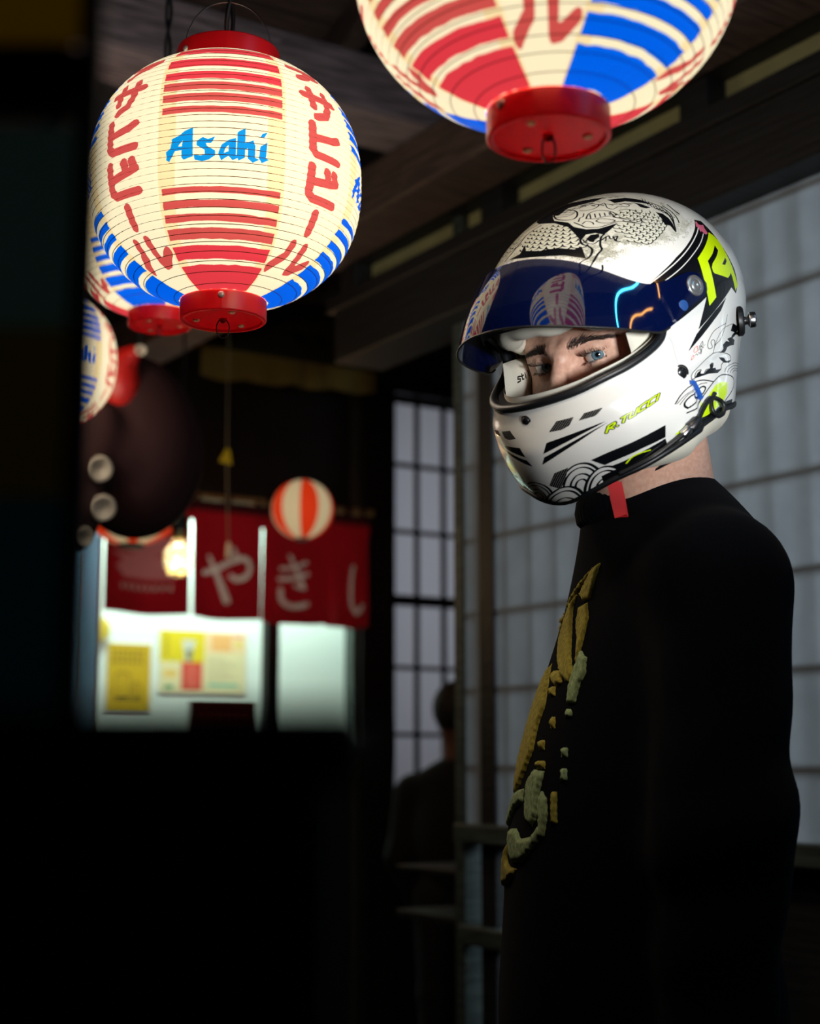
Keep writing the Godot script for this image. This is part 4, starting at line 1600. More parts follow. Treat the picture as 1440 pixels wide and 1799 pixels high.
	for k in 9:
		var q := k / 8.0
		pts.append(on_helmet(65.5 + 5.0 * q, -24.5 - 8.0 * q + 2.2 * sin(q * PI), 0.0015))
		ups.append(polar(95.0, -10.0))
	g.strap(pts, ups, 0.0042, 0.004)
	part("blue_tab", g.mesh(0), blue, o)
	# intercom cable with its plug
	g = Geo.new()
	var path := smooth_path([on_helmet(26, -41.5, 0.001), on_helmet(40, -40.0, 0.003), on_helmet(50, -38.6, 0.004), on_helmet(56, -37.6, 0.005)], 8)
	g.tube(path, 0.0024, 8)
	part("intercom_cable", g.mesh(), rubber, o)
	g = Geo.new()
	g.tube([on_helmet(55, -37.9, 0.005), on_helmet(59.5, -36.9, 0.006)], [0.0044, 0.0044], 12)
	part("plug_sleeve", g.mesh(), M.steel, o)
	g = Geo.new()
	g.tube([on_helmet(59, -37.0, 0.006), on_helmet(64, -36.0, 0.007)], [0.0056, 0.0052], 12)
	part("plug_body", g.mesh(), M.dark_steel, o)
	g = Geo.new()
	var e := on_helmet(80, -37.5, 0.004)
	path = smooth_path([on_helmet(63.5, -36.1, 0.007), on_helmet(70, -34.6, 0.006), on_helmet(76, -33.4, 0.005), e + Vector3(0, 0.006, -0.006), e + Vector3(0.001, -0.001, -0.012), e + Vector3(0.001, -0.009, -0.008), e + Vector3(0, -0.010, 0.001), e + Vector3(0, -0.003, 0.007), e + Vector3(-0.001, 0.006, 0.004), on_helmet(82, -33.6, 0.002)], 8)
	g.tube(path, 0.0022, 8)
	part("cable_loop", g.mesh(), rubber, o)
	# red pull strap and buckle strap under the chin
	g = Geo.new()
	var r0 := on_helmet(20, -43.5, -0.016) + Vector3(0, -0.012, -0.004)
	g.strap([r0, r0 + Vector3(0.0, -0.016, 0.002), r0 + Vector3(0.001, -0.034, 0.004), r0 + Vector3(0.0, -0.036, 0.0), r0 + Vector3(-0.001, -0.018, -0.004), r0 + Vector3(0, -0.002, -0.004)], [Vector3(0.7, 0, -0.7), Vector3(0.7, 0, -0.7), Vector3(0.7, 0, -0.7), Vector3(0.7, 0, -0.7), Vector3(0.7, 0, -0.7), Vector3(0.7, 0, -0.7)], 0.0115, 0.0016)
	part("red_strap", g.mesh(0), mat(hue(206, 22, 26), 0.7), o, "red webbing pull tab")
	g = Geo.new()
	pts = []
	ups = []
	for k in 17:
		var a := lerpf(-1.25, 1.25, k / 16.0)
		pts.append(Vector3(sin(a) * 0.062, -0.112 - 0.034 * cos(a), -0.012 + 0.028 * cos(a)))
		ups.append(Vector3(0, 0, 1))
	g.strap(pts, ups, 0.022, 0.002)
	part("chin_strap", g.mesh(0), M.cable, o)


func _fix(o: Node3D, called: String, az: float, el: float, r: float, m: Material) -> void:
	var c := on_helmet(az, el)
	var n := polar(az, el * 0.6)
	var b := Basis(Quaternion(Vector3.UP, n))
	part(called, _button(r, r * 0.62, Transform3D(b, c - n * 0.0004)), m, o)
	var g := Geo.new()
	g.lathe([Vector2(r * 1.28, 0.0), Vector2(r * 1.25, 0.0007), Vector2(r * 1.0, 0.0009)], 20, Transform3D(b, c))
	part("washer", g.mesh(), M.cable, o)


func _post(o: Node3D, s: float) -> void:   # anchor post low at the back of the side
	var c := on_helmet(s * 128.0, -9.0)
	var n := polar(s * 128.0, -9.0)
	var b := Basis(Quaternion(Vector3.UP, n))
	var g := Geo.new()
	g.lathe([Vector2(0.0155, -0.001), Vector2(0.0155, 0.003), Vector2(0.0135, 0.005), Vector2(0.008, 0.0055), Vector2(0.0, 0.0055)], 24, Transform3D(b, c))
	part("anchor_plate", g.mesh(), M.cable, o)
	g = Geo.new()
	g.lathe([Vector2(0.0045, 0.004), Vector2(0.0045, 0.009), Vector2(0.0078, 0.010), Vector2(0.0082, 0.0115), Vector2(0.0082, 0.016), Vector2(0.0074, 0.0175), Vector2(0.0035, 0.0175), Vector2(0.003, 0.016), Vector2(0, 0.016)], 24, Transform3D(b, c))
	part("anchor_post", g.mesh(), M.steel, o)


const VISOR_LOW := [[0, 12.4], [11, 11.7], [24, 9.0], [39, 4.6], [51, 0.2], [58, -1.6], [66, 0.5], [76, 4.5], [86, 7.0], [94, 9.5], [96, 13.5]]
const VISOR_TOP := [[0, 37.2], [11, 36.8], [28, 33.4], [41, 27.6], [52, 21.8], [60, 19.0], [70, 19.2], [86, 20.5], [94, 17.5], [96, 13.5]]


static func visor_at(az: float, s: float) -> Vector3:   # s: 0 at the lower edge, 1 at the top
	var a := absf(az)
	var lo := table(VISOR_LOW, a)
	var hi := table(VISOR_TOP, a)
	var low := table([[0, 0.031], [24, 0.028], [39, 0.021], [51, 0.0125], [60, 0.0085], [96, 0.0052]], a)
	var up := table([[0, 0.0085], [60, 0.0075], [96, 0.0048]], a)
	var el := lerpf(lo, hi, s)
	return polar(az, el) * (plain_r(az, el) + lerpf(low, up, 1.0 - pow(1.0 - s, 1.25)))


func visor(o: Node3D) -> void:
	var tint := mat(Color(0.012, 0.045, 0.19, 0.95), 0.045, {"transparency": BaseMaterial3D.TRANSPARENCY_ALPHA, "metallic_specular": 0.75, "cull_mode": BaseMaterial3D.CULL_DISABLED})
	var g := Geo.new()
	g.grid(150, 26, func(u: float, w: float) -> Vector3: return visor_at(lerpf(-95.9, 95.9, u), 1.0 - w), true)
	part("visor", g.mesh(), tint, o, "dark blue mirrored visor")
	# its moulded edge and the black frame behind it
	g = Geo.new()
	var pts := []
	for k in 81:
		pts.append(visor_at(lerpf(-62.0, 62.0, k / 80.0), 0.0))
	g.tube(pts, 0.0012, 6)
	part("visor_edge", g.mesh(), M.cable, o)
	g = Geo.new()
	g.grid(100, 6, func(u: float, w: float) -> Vector3:
		var az := lerpf(-60.0, 60.0, u)
		return on_helmet(az, table(PORT_TOP, absf(az)) + 9.0 * (0.5 - w), 0.0025 + 0.002 * sin(PI * w)), true)
	part("visor_gasket", g.mesh(), M.cable, o)
	for s in [-1.0, 1.0]:
		var c := visor_at(s * 86.0, 0.5)
		var n := polar(s * 84.0, 6.0)
		var b := Basis(Quaternion(Vector3.UP, n))
		g = Geo.new()
		g.lathe([Vector2(0.0108, -0.001), Vector2(0.0108, 0.0012), Vector2(0.0100, 0.0022), Vector2(0.0072, 0.0026), Vector2(0.0064, 0.0018), Vector2(0.0058, 0.0018), Vector2(0.0050, 0.0028), Vector2(0.0022, 0.0031), Vector2(0.0020, 0.0020), Vector2(0, 0.0020)], 32, Transform3D(b, c))
		part("hinge_disc", g.mesh(), mat(hue(170, 172, 172), 0.32, {"metallic": 0.85}), o, "silver visor hinge screw")
		g = Geo.new()
		var e := visor_at(s * 73.5, 0.18)
		g.lathe([Vector2(0.0056, 0.0004), Vector2(0.005, 0.001), Vector2(0, 0.001)], 20, Transform3D(Basis(Quaternion(Vector3.UP, polar(s * 72.0, 0.0))), e))
		part("badge", g.mesh(), mat(hue(30, 70, 130), 0.4), o, "round blue sticker")


# ---------------------------------------------------------------- the man (his own axes: z ahead of the chest, y up, x to his left)
const BODY_AT := Vector3(1.094, 0, -1.249)
const BODY_YAW := -115.0


static func head_sdf(p: Vector3) -> float:   # eyes level with y = 0
	var q := Vector3(absf(p.x), p.y, p.z)
	var d := ell(p, Vector3(0, 0.045, -0.018), Vector3(0.075, 0.092, 0.096))
	d = smin(d, ell(p, Vector3(0, -0.035, 0.022), Vector3(0.062, 0.088, 0.062)), 0.03)
	d = smin(d, ell(q, Vector3(0.050, 0.012, 0.030), Vector3(0.024, 0.050, 0.040)), 0.02)
	d = smin(d, ell(p, Vector3(0, -0.098, 0.058), Vector3(0.026, 0.020, 0.024)), 0.03)
	d = smin(d, ell(q, Vector3(0.047, -0.030, 0.052), Vector3(0.022, 0.017, 0.022)), 0.02)
	d = smin(d, cap(q, Vector3(0.010, 0.0145, 0.0835), Vector3(0.043, 0.0165, 0.068), 0.0065, 0.0065), 0.014)
	# sockets, then lids that follow the eyeball with an almond gap
	d = smax(d, -ell(q, Vector3(0.033, -0.001, 0.090), Vector3(0.0185, 0.0120, 0.0155)), 0.012)
	var e := q - Vector3(0.0335, 0, 0.0690)
	var lid := maxf(e.length() - 0.0142, -(e.length() - 0.0105))
	var gap := (pow(e.x / 0.0185, 2.0) + pow((e.y + 0.0004 - 0.08 * e.x) / 0.0039, 2.0) - 1.0) * 0.0045
	lid = smax(lid, -gap if e.z > 0.0 else -1.0, 0.0012)
	d = smax(smin(d, lid, 0.0035), -maxf(gap, 0.0085 - e.z) if e.z > 0.0 and e.length() < 0.02 else -1.0, 0.0012)
	# nose
	d = smin(d, cap(p, Vector3(0, 0.012, 0.0835), Vector3(0, -0.043, 0.1135), 0.0068, 0.0105), 0.010)
	d = smin(d, ell(p, Vector3(0, -0.045, 0.114), Vector3(0.0115, 0.0095, 0.0105)), 0.006)
	d = smin(d, ell(q, Vector3(0.0125, -0.048, 0.096), Vector3(0.0075, 0.0085, 0.0105)), 0.006)
	d = smax(d, -ell(q, Vector3(0.0062, -0.053, 0.098), Vector3(0.0032, 0.004, 0.005)), 0.003)
	# mouth
	d = smin(d, cap(q, Vector3(0, -0.070, 0.0855), Vector3(0.021, -0.072, 0.073), 0.0055, 0.003), 0.006)
	d = smin(d, cap(q, Vector3(0, -0.080, 0.083), Vector3(0.017, -0.078, 0.073), 0.0062, 0.003), 0.006)
	# ears
	d = smin(d, ell(q, Vector3(0.076, -0.005, -0.015), Vector3(0.007, 0.028, 0.017)), 0.006)
	return d


static func sweater_sdf(p: Vector3) -> float:
	var q := Vector3(absf(p.x), p.y, p.z)
	var d := ell(p, Vector3(0, 1.20, -0.022), Vector3(0.168, 0.215, 0.112))
	d = smin(d, ell(p, Vector3(0, 0.99, 0.018), Vector3(0.168, 0.24, 0.134)), 0.08)
	d = smin(d, ell(p, Vector3(0, 0.82, 0.012), Vector3(0.165, 0.16, 0.138)), 0.08)
	d = smin(d, cap(q, Vector3(0.0, 1.350, -0.036), Vector3(0.128, 1.300, -0.036), 0.072, 0.066), 0.05)
	d = smin(d, cap(p, Vector3(0, 1.33, -0.025), Vector3(0, 1.415, 0.004), 0.085, 0.064), 0.03)
	# sleeves, loose, with soft folds at the elbow
	var fold := 0.0025 * sin(p.y * 70.0 + p.z * 30.0) * smoothstep(1.25, 1.1, p.y)
	var arm := cap(q, Vector3(0.143, 1.290, -0.034), Vector3(0.188, 1.06, -0.013), 0.070, 0.064)
	arm = smin(arm, cap(q, Vector3(0.188, 1.06, -0.013), Vector3(0.196, 0.845, 0.002), 0.064, 0.050), 0.03) + fold
	d = smin(d, arm, 0.022)
	# hem
	d = smax(d, 0.735 - p.y, 0.012)
	# hollow at the neck
	return smax(d, p.y - 1.420 - 0.35 * (-p.z - 0.01), 0.012)


func person() -> void:
	var at := Transform3D(Basis(Vector3.UP, deg_to_rad(BODY_YAW)), BODY_AT)
	var o := thing("person", "man in a black knit sweater with olive patches, wearing the white racing helmet", "person", at)
	var helm := Transform3D(Basis.from_euler(HELMET_TURN * PI / 180.0), HELMET_AT)
	var head := at.affine_inverse() * helm * Transform3D(Basis(), Vector3(-0.0050, -0.0112, 0.0))
	var to_head := head.affine_inverse()
	var nape := head * Vector3(0, -0.045, -0.035)
	var jaw := head * Vector3(0, -0.085, 0.005)
	var base := Vector3(0, 1.36, -0.012)
	var skin_sdf := func(p: Vector3) -> float:
		var d: float = head_sdf(to_head * p)
		d = smin(d, cap(p, nape, base + Vector3(0, 0.02, -0.012), 0.056, 0.060), 0.02)
		d = smin(d, cap(p, jaw, base + Vector3(0, 0.03, 0.015), 0.045, 0.055), 0.03)
		return smin(d, ell(p, Vector3(0, 1.30, -0.012), Vector3(0.15, 0.085, 0.075)), 0.04)
	var g := Geo.new()
	var c := head.origin
	g.nets(skin_sdf, Vector3(minf(c.x - 0.16, -0.17), 1.2, minf(c.z - 0.16, -0.15)), c + Vector3(0.16, 0.17, 0.16), 0.0032)
	var skin_tex := noise_tex(0.06, 21, [hue(222, 166, 142), hue(246, 200, 174)], 256)
	var skin := mat(hue(236, 236, 236), 0.5, {"albedo_texture": skin_tex, "uv1_triplanar": true, "uv1_scale": Vector3(9, 9, 9), "subsurf_scatter_enabled": true, "subsurf_scatter_strength": 0.15})
	part("body", g.mesh(), skin, o)
	for s in [-1.0, 1.0]:
		g = Geo.new()
		_hand(g, s)
		part("hand", g.mesh(), skin, o)
	_eyes(o, head)
	# sweater
	g = Geo.new()
	g.nets(sweater_sdf, Vector3(-0.32, 0.72, -0.2), Vector3(0.32, 1.5, 0.24), 0.0085)
	var knit := noise_tex(0.5, 31, [hue(5, 6, 9), hue(18, 20, 26)], 256, Vector2(1.0, 0.25))
	var wool := mat(Color.WHITE, 0.95, {"albedo_texture": knit, "uv1_triplanar": true, "uv1_scale": Vector3(7, 7, 7), "metallic_specular": 0.12, "rim_enabled": true, "rim": 0.03})
	part("sweater", g.mesh(), wool, o)
	g = Geo.new()   # ribbed collar
	var n := 200
	g.grid(n, 8, func(u: float, w: float) -> Vector3:
		var a := u * TAU
		var b := w * TAU
		var r := 0.0085 + 0.0007 * sin(a * 62.0)
		var ring := Vector3(sin(a) * 0.066, 1.412 + 0.026 * -cos(a), 0.002 + cos(a) * 0.064)
		return ring + Vector3(sin(a), 0, cos(a)) * cos(b) * r * 0.8 + Vector3(0, sin(b) * r * 1.9, 0))
	part("collar", g.mesh(2), wool, o)
	patches(o)
	# trousers and shoes, out of the frame below
	g = Geo.new()
	g.nets(func(p: Vector3) -> float:
		var q := Vector3(absf(p.x), p.y, p.z)
		var d := ell(p, Vector3(0, 0.83, 0.0), Vector3(0.155, 0.12, 0.115))
		d = smin(d, cap(q, Vector3(0.085, 0.80, 0.0), Vector3(0.095, 0.45, 0.01), 0.088, 0.066), 0.04)
		d = smin(d, cap(q, Vector3(0.095, 0.45, 0.01), Vector3(0.10, 0.09, -0.01), 0.066, 0.056), 0.03)
		return smax(d, 0.05 - p.y, 0.01), Vector3(-0.26, 0.03, -0.18), Vector3(0.26, 0.98, 0.18), 0.014)
	part("trousers", g.mesh(), mat(hue(22, 24, 32), 0.9), o)
	for s in [-1.0, 1.0]:
		g = Geo.new()
		g.nets(func(p: Vector3) -> float:
			var d := ell(p, Vector3(s * 0.105, 0.035, 0.06), Vector3(0.046, 0.05, 0.135))
			d = smin(d, cap(p, Vector3(s * 0.10, 0.05, -0.02), Vector3(s * 0.10, 0.10, -0.015), 0.048, 0.044), 0.03)
			return smax(d, -p.y, 0.006), Vector3(s * 0.105 - 0.08, -0.02, -0.12), Vector3(s * 0.105 + 0.08, 0.17, 0.22), 0.01)
		part("shoe", g.mesh(), mat(hue(20, 20, 22), 0.6), o)


func _hand(g: Geo, s: float) -> void:   # hangs loosely from the cuff, palm to the thigh
	var w := Vector3(s * 0.198, 0.86, 0.0)
	var bones := [[w, w + Vector3(0, -0.075, 0.008), 0.026, 0.024]]
	var palm := w + Vector3(0, -0.10, 0.012)
	bones.append([w + Vector3(0, -0.07, 0.022), palm + Vector3(0, -0.045, 0.030), 0.017, 0.014])
	bones.append([w + Vector3(0, -0.07, -0.004), palm + Vector3(0, -0.045, -0.024), 0.017, 0.014])
	bones.append([palm + Vector3(0, -0.02, 0.02), palm + Vector3(0, -0.035, -0.015), 0.016, 0.015])
	var long := [0.070, 0.078, 0.072, 0.056]
	for k in 4:
		var a := palm + Vector3(0, -0.045, 0.030 - 0.018 * k)
		var l: float = long[k]
		var b := a + Vector3(-s * 0.006, -l * 0.48, 0.003)
		var c := b + Vector3(-s * 0.014, -l * 0.30, 0.002)
		var e := c + Vector3(-s * 0.014, -l * 0.18, 0.0)
		bones.append([a, b, 0.0095, 0.0085])
		bones.append([b, c, 0.0085, 0.0078])
		bones.append([c, e, 0.0078, 0.0068])
	var t0 := w + Vector3(-s * 0.004, -0.065, 0.030)
	var t1 := t0 + Vector3(-s * 0.012, -0.034, 0.022)
	bones.append([t0, t1, 0.013, 0.0105])
	bones.append([t1, t1 + Vector3(-s * 0.008, -0.030, 0.004), 0.0105, 0.008])
	g.nets(func(p: Vector3) -> float:
		var d := 1.0
		for k in bones.size():
			var f: float = cap(p, bones[k][0], bones[k][1], bones[k][2], bones[k][3])
			d = smin(d, f, 0.012 if k < 4 else 0.004)
		return d, w + Vector3(-0.07, -0.26, -0.06), w + Vector3(0.07, 0.03, 0.10), 0.004)


func _eyes(o: Node3D, head: Transform3D) -> void:
	var p := Pic.new(512, 512, hue(186, 178, 172))
	# v runs from the pole that looks out (0) to the back (1)
	var rows := [[0.0, 0.062, hue(6, 7, 9)], [0.062, 0.09, hue(62, 84, 94)], [0.09, 0.146, hue(98, 122, 132)], [0.146, 0.166, hue(40, 56, 66)]]
	for r in rows:
		p.im.fill_rect(Rect2i(0, int(r[0] * 512.0), 512, int((r[1] - r[0]) * 512.0) + 1), r[2])
	var rng := RandomNumberGenerator.new()
	rng.seed = 5
	for k in 260:
		var x := rng.randf() * 512.0
		var y := rng.randf_range(0.075, 0.14) * 512.0
		p.pen([Vector2(x, y), Vector2(x + rng.randf_range(-3, 3), y + rng.randf_range(6, 20))], 1.6, hue(76, 98, 108) if k % 2 else hue(132, 152, 160))
	for k in 40:
		var x := rng.randf() * 512.0
		p.pen([Vector2(x, 190), Vector2(x + rng.randf_range(-9, 9), 150 + rng.randf() * 10.0), Vector2(x + rng.randf_range(-12, 12), 130)], 1.2, hue(206, 176, 168))
	var tex := p.texture(512, 512)
	var white := mat(Color.WHITE, 0.08, {"albedo_texture": tex, "clearcoat_enabled": true, "clearcoat": 1.0, "clearcoat_roughness": 0.02})
	for s in [-1.0, 1.0]:
		var c: Vector3 = head * Vector3(s * 0.0335, 0, 0.0690)
		var look: Vector3 = (o.transform.affine_inverse() * Vector3(0, 1.16, 0) - c).normalized()
		var b := Basis(Quaternion(Vector3.UP, look))
		var g := Geo.new()
		var prof := []
		for k in 25:
			var a := PI * (24 - k) / 24.0
			var r := 0.0122 + 0.0007 * maxf(0.0, 1.0 - pow(a / 0.56, 2.0))
			prof.append(Vector2(sin(a) * r, cos(a) * r))
		g.lathe(prof, 32, Transform3D(b, c))
		for k in g.t.size():
			g.t[k].y = 1.0 - g.t[k].y
		part("eyeball", g.mesh(), white, o)
	# brows and lashes: single hairs lying along the ridge
	var hair := mat(hue(44, 32, 26), 0.7)
	for s in [-1.0, 1.0]:
		var g := Geo.new()
		for k in 340:
			var u := rng.randf()
			var x := lerpf(0.013, 0.056, u)
			var y := 0.0130 + 0.0075 * sin(u * 2.3) - 0.004 * u + rng.randf_range(-0.0036, 0.0036) * (1.0 - 0.65 * u)
			var root := _on_face(Vector3(s * x, y, 0.12))
			var lean := Vector3(s * lerpf(0.3, 1.0, u), lerpf(0.9, -0.15, minf(u * 1.6, 1.0)) + rng.randf_range(-0.2, 0.2), 0.12).normalized()
			var tip := root + lean * rng.randf_range(0.006, 0.0095)
			tip = _on_face(Vector3(tip.x, tip.y, 0.12)) + Vector3(0, 0, 0.0006)
			g.tube([head * (root - Vector3(0, 0, 0.0004)), head * (root.lerp(tip, 0.5) + Vector3(0, 0, 0.0005)), head * tip], [0.00021, 0.00018, 0.00005], 3)
		var e := part("eyebrow", g.mesh(), hair, o)
		e.set_meta("kind", "stuff")
		g = Geo.new()
		for k in 90:
			var u := rng.randf()
			var upper := k % 3 != 0
			var x := lerpf(-0.0125, 0.0140, u)
			var h := sqrt(maxf(0.0, 1.0 - pow(x / 0.0185, 2.0))) * 0.0039
			var y := 0.08 * x + (h if upper else -h) - 0.0002
			var z := sqrt(maxf(0.0, 0.0140 * 0.0140 - x * x - y * y))
			var root := Vector3(s * (0.0335 + x), y, 0.0690 + z)
			var out := Vector3(s * (x * 30.0 + 0.15), 0.45 if upper else -0.5, 0.85).normalized()
			var l := rng.randf_range(0.0055, 0.008) if upper else rng.randf_range(0.003, 0.0045)
			g.tube([head * root, head * (root + out * l * 0.6 + Vector3(0, -0.0005, 0)), head * (root + out * l + Vector3(0, 0.0016 if upper else -0.0004, 0))], [0.00020, 0.00016, 0.00005], 3)
		e = part("eyelash", g.mesh(), hair, o)
		e.set_meta("kind", "stuff")


static func _on_face(p: Vector3) -> Vector3:
	for k in 14:
		p.z -= head_sdf(p) * 0.8
	return p


func patches(o: Node3D) -> void:
	var loops := noise_tex(0.16, 41, [hue(150, 150, 150), hue(255, 255, 255)], 256, Vector2(1.0, 0.4))
	var gold := mat(hue(186, 172, 66), 0.95, {"albedo_texture": loops, "uv1_triplanar": true, "uv1_scale": Vector3(8, 8, 8)})
	var pale := mat(hue(172, 196, 140), 0.95, {"albedo_texture": loops, "uv1_triplanar": true, "uv1_scale": Vector3(8, 8, 8)})
	for q in PATCHES:
		var poly := PackedVector2Array()
		var lo := Vector2(1e9, 1e9)
		var hi := -lo
		for k in q[1]:
			var v := Vector2(k[0] * 0.0026, k[1])   # degrees to about metres on the chest
			poly.append(v)
			lo = lo.min(v)
			hi = hi.max(v)
		lo -= Vector2(0.003, 0.003)
		hi += Vector2(0.003, 0.003)
		var inside := func(u: float, w: float) -> float:
			var c := Vector2(lerpf(lo.x, hi.x, u), lerpf(hi.y, lo.y, w))
			var d := 1.0
			for k in poly.size():
				d = minf(d, c.distance_to(Geometry2D.get_closest_point_to_segment(c, poly[k], poly[(k + 1) % poly.size()])))
			return (d if Geometry2D.is_point_in_polygon(c, poly) else -d) + 0.0006 * sin(c.y * 900.0) + 0.0008
		var g := Geo.new()
		g.sheet(maxi(6, int((hi.x - lo.x) / 0.0024)), maxi(6, int((hi.y - lo.y) / 0.0024)), func(u: float, w: float) -> Vector3:
			var az := lerpf(lo.x, hi.x, u) / 0.0026
			var y := lerpf(hi.y, lo.y, w)
			var dir := Vector3(sin(deg_to_rad(az)), 0, cos(deg_to_rad(az)))
			var t := 0.25
			for k in 14:
				t -= sweater_sdf(Vector3(0, y, 0) + dir * t) * 0.85
			var h: float = inside.call(u, w)
			t += 0.0046 * smoothstep(-0.0005, 0.004, h) - 0.0006 + 0.0004 * sin(y * 1900.0 + sin(az * 2.6) * 2.0) * sin(az * 5.4)
			return Vector3(0, y, 0) + dir * t, inside, true)
		part("chenille_patch", g.mesh(), gold if q[0] else pale, o)


static func helmet_art(p: Pic, h: Dictionary) -> void:
	var fill := func(l: Array, c: String, both: bool) -> void: _art_fill(p, h, l, c, both)
	var pen := func(l: Array, w: float, c: String, curve: bool, both: bool) -> void: _art_pen(p, h, l, w, c, curve, both)
	fill.call([[48.9, 14.8], [56.3, 18.8], [60.7, 20.5], [71.7, 24.8], [85.7, 29.7], [101.0, 33.7], [111.8, 36.3], [119.7, 38.1], [127.2, 40.2], [133.2, 37.5], [132.3, 32.4], [131.5, 25.8], [132.2, 18.0], [133.0, 13.0], [131.6, 7.1], [127.2, 3.6], [122.9, 7.1], [115.4, 4.6], [95.6, -1.8], [81.5, -6.3], [94.9, 6.1], [96.0, 7.3], [85.6, 4.5], [70.7, 0.6], [64.9, -1.6], [57.0, -2.5], [51.6, 1.2], [47.6, 5.9]], "ink", true)
	fill.call([[115.0, 3.8], [106.0, -1.3], [82.0, -9.8], [70.1, -13.7], [78.9, -8.1], [86.0, -5.2], [99.6, -0.6]], "ink", true)
	pen.call([[61.4, 20.5], [76.0, 25.2], [93.5, 30.2], [106.7, 33.6], [116.4, 35.7], [122.1, 36.9]], 2.00, "white", true, true)
	pen.call([[71.5, 20.5], [84.7, 24.1], [99.5, 28.3], [112.2, 31.3], [121.3, 33.6]], 1.70, "white", true, true)
	fill.call([[128.5, 32.4], [119.2, 30.3], [109.3, 27.9], [101.2, 25.8], [96.3, 2.7], [104.9, 5.6], [108.8, 22.7], [116.1, 24.3], [123.8, 26.7], [124.0, 24.1], [118.8, 22.4], [112.1, 20.8], [109.7, 19.3], [109.3, 17.3], [110.2, 16.2], [121.8, 11.6], [124.3, 12.1], [126.9, 12.9], [127.2, 4.9], [131.6, 6.6], [131.1, 12.6], [131.2, 17.4], [131.3, 21.6], [131.9, 25.9], [131.0, 29.6]], "neon", true)
	fill.call([[127.5, 19.8], [127.4, 18.3], [123.7, 17.2], [120.9, 18.2]], "ink", true)
	fill.call([[125.3, 39.5], [127.5, 39.1], [125.7, 37.8], [128.4, 36.5], [130.9, 36.0], [128.2, 34.8], [126.3, 32.3], [123.4, 32.5], [122.2, 33.7], [122.1, 35.0], [120.1, 34.8], [122.0, 36.7], [121.2, 37.9]], "pink", false)
	fill.call([[6.1, -24.7], [27.3, -24.7], [23.4, -25.3], [4.0, -27.2]], "ink", true)
	fill.call([[3.9, -28.2], [28.0, -25.3], [18.8, -27.1], [2.2, -30.0]], "ink", true)
	fill.call([[18.5, -34.0], [39.0, -33.4], [48.8, -33.3], [47.7, -36.8], [37.9, -36.5], [22.4, -37.1]], "ink", true)
	fill.call([[22.3, -38.3], [28.8, -38.2], [37.6, -37.5], [47.5, -37.2], [47.9, -39.8], [39.4, -40.9], [29.3, -41.4], [26.7, -42.3]], "ink", true)
	pen.call([[30.2, -39.1], [32.9, -37.9], [36.6, -37.7], [40.2, -38.2]], 1.60, "neon", true, false)
	pen.call([[34.5, -40.5], [36.8, -39.9], [40.7, -39.7]], 1.40, "lime", true, false)
	fill.call([[-6.4, -44.9], [-3.5, -43.1], [-1.6, -41.5], [-0.6, -39.9], [-0.2, -38.6], [-0.5, -37.4], [-1.3, -36.5], [-2.6, -35.8], [-4.3, -35.5], [-6.5, -35.5], [-9.2, -36.0], [-12.5, -36.8], [-16.7, -38.3], [-24.4, -40.8], [-28.3, -42.2], [-28.8, -43.0], [-27.9, -43.6]], "white", false)
	pen.call([[-5.6, -44.5], [-2.4, -42.3], [-0.7, -40.2], [-0.2, -38.4], [-0.7, -37.0], [-2.1, -36.0], [-4.3, -35.5], [-7.3, -35.6], [-11.1, -36.4], [-16.2, -38.1], [-28.5, -42.0], [-27.9, -42.4], [-27.4, -43.3]], 1.00, "ink", true, false)
	pen.call([[-6.7, -44.0], [-3.9, -42.1], [-2.4, -40.4], [-1.9, -38.9], [-2.3, -37.7], [-3.4, -36.9], [-5.3, -36.5], [-7.9, -36.7], [-11.1, -37.4], [-15.3, -38.7], [-22.1, -41.2], [-28.5, -43.4], [-27.3, -43.9]], 0.80, "ink", true, false)
	pen.call([[-8.6, -43.2], [-6.7, -42.0], [-5.5, -40.9], [-5.1, -39.9], [-5.2, -39.1], [-6.0, -38.6], [-7.3, -38.3], [-9.1, -38.5], [-11.3, -39.0], [-14.1, -39.9], [-17.5, -41.2], [-22.6, -43.2], [-26.6, -44.9]], 0.80, "ink", true, false)
	pen.call([[-10.2, -42.6], [-9.1, -42.0], [-8.4, -41.3], [-8.0, -40.8], [-8.1, -40.3], [-8.5, -40.0], [-9.3, -40.0], [-10.4, -40.0], [-11.7, -40.4], [-13.2, -40.9], [-14.9, -41.5], [-16.6, -42.4], [-18.3, -43.2]], 0.80, "ink", true, false)
	fill.call([[16.7, -45.2], [18.3, -43.5], [19.3, -41.7], [19.8, -39.9], [19.7, -38.3], [19.2, -36.8], [18.2, -35.5], [16.9, -34.5], [15.3, -33.8], [13.5, -33.5], [11.6, -33.6], [9.7, -34.1], [7.8, -34.9], [6.0, -36.1], [4.4, -37.6], [3.0, -39.3], [1.9, -41.2]], "white", false)
	pen.call([[17.1, -44.9], [18.9, -42.6], [19.7, -40.3], [19.7, -38.1], [18.8, -36.2], [17.3, -34.7], [15.3, -33.8], [12.9, -33.5], [10.5, -33.9], [8.0, -34.8], [5.7, -36.4], [3.7, -38.4], [2.1, -40.8]], 1.00, "ink", true, false)
	pen.call([[16.2, -43.9], [17.6, -42.2], [18.3, -40.3], [18.3, -38.5], [17.6, -36.9], [16.4, -35.7], [14.7, -34.9], [12.8, -34.7], [10.7, -35.0], [8.7, -35.8], [6.8, -37.1], [5.2, -38.8], [4.0, -40.6]], 0.80, "ink", true, false)
	pen.call([[14.5, -42.6], [15.4, -41.4], [15.9, -40.3], [15.9, -39.1], [15.5, -38.1], [14.8, -37.3], [13.7, -36.8], [12.4, -36.6], [11.1, -36.8], [9.8, -37.4], [8.6, -38.2], [7.6, -39.3], [6.8, -40.5]], 0.80, "ink", true, false)
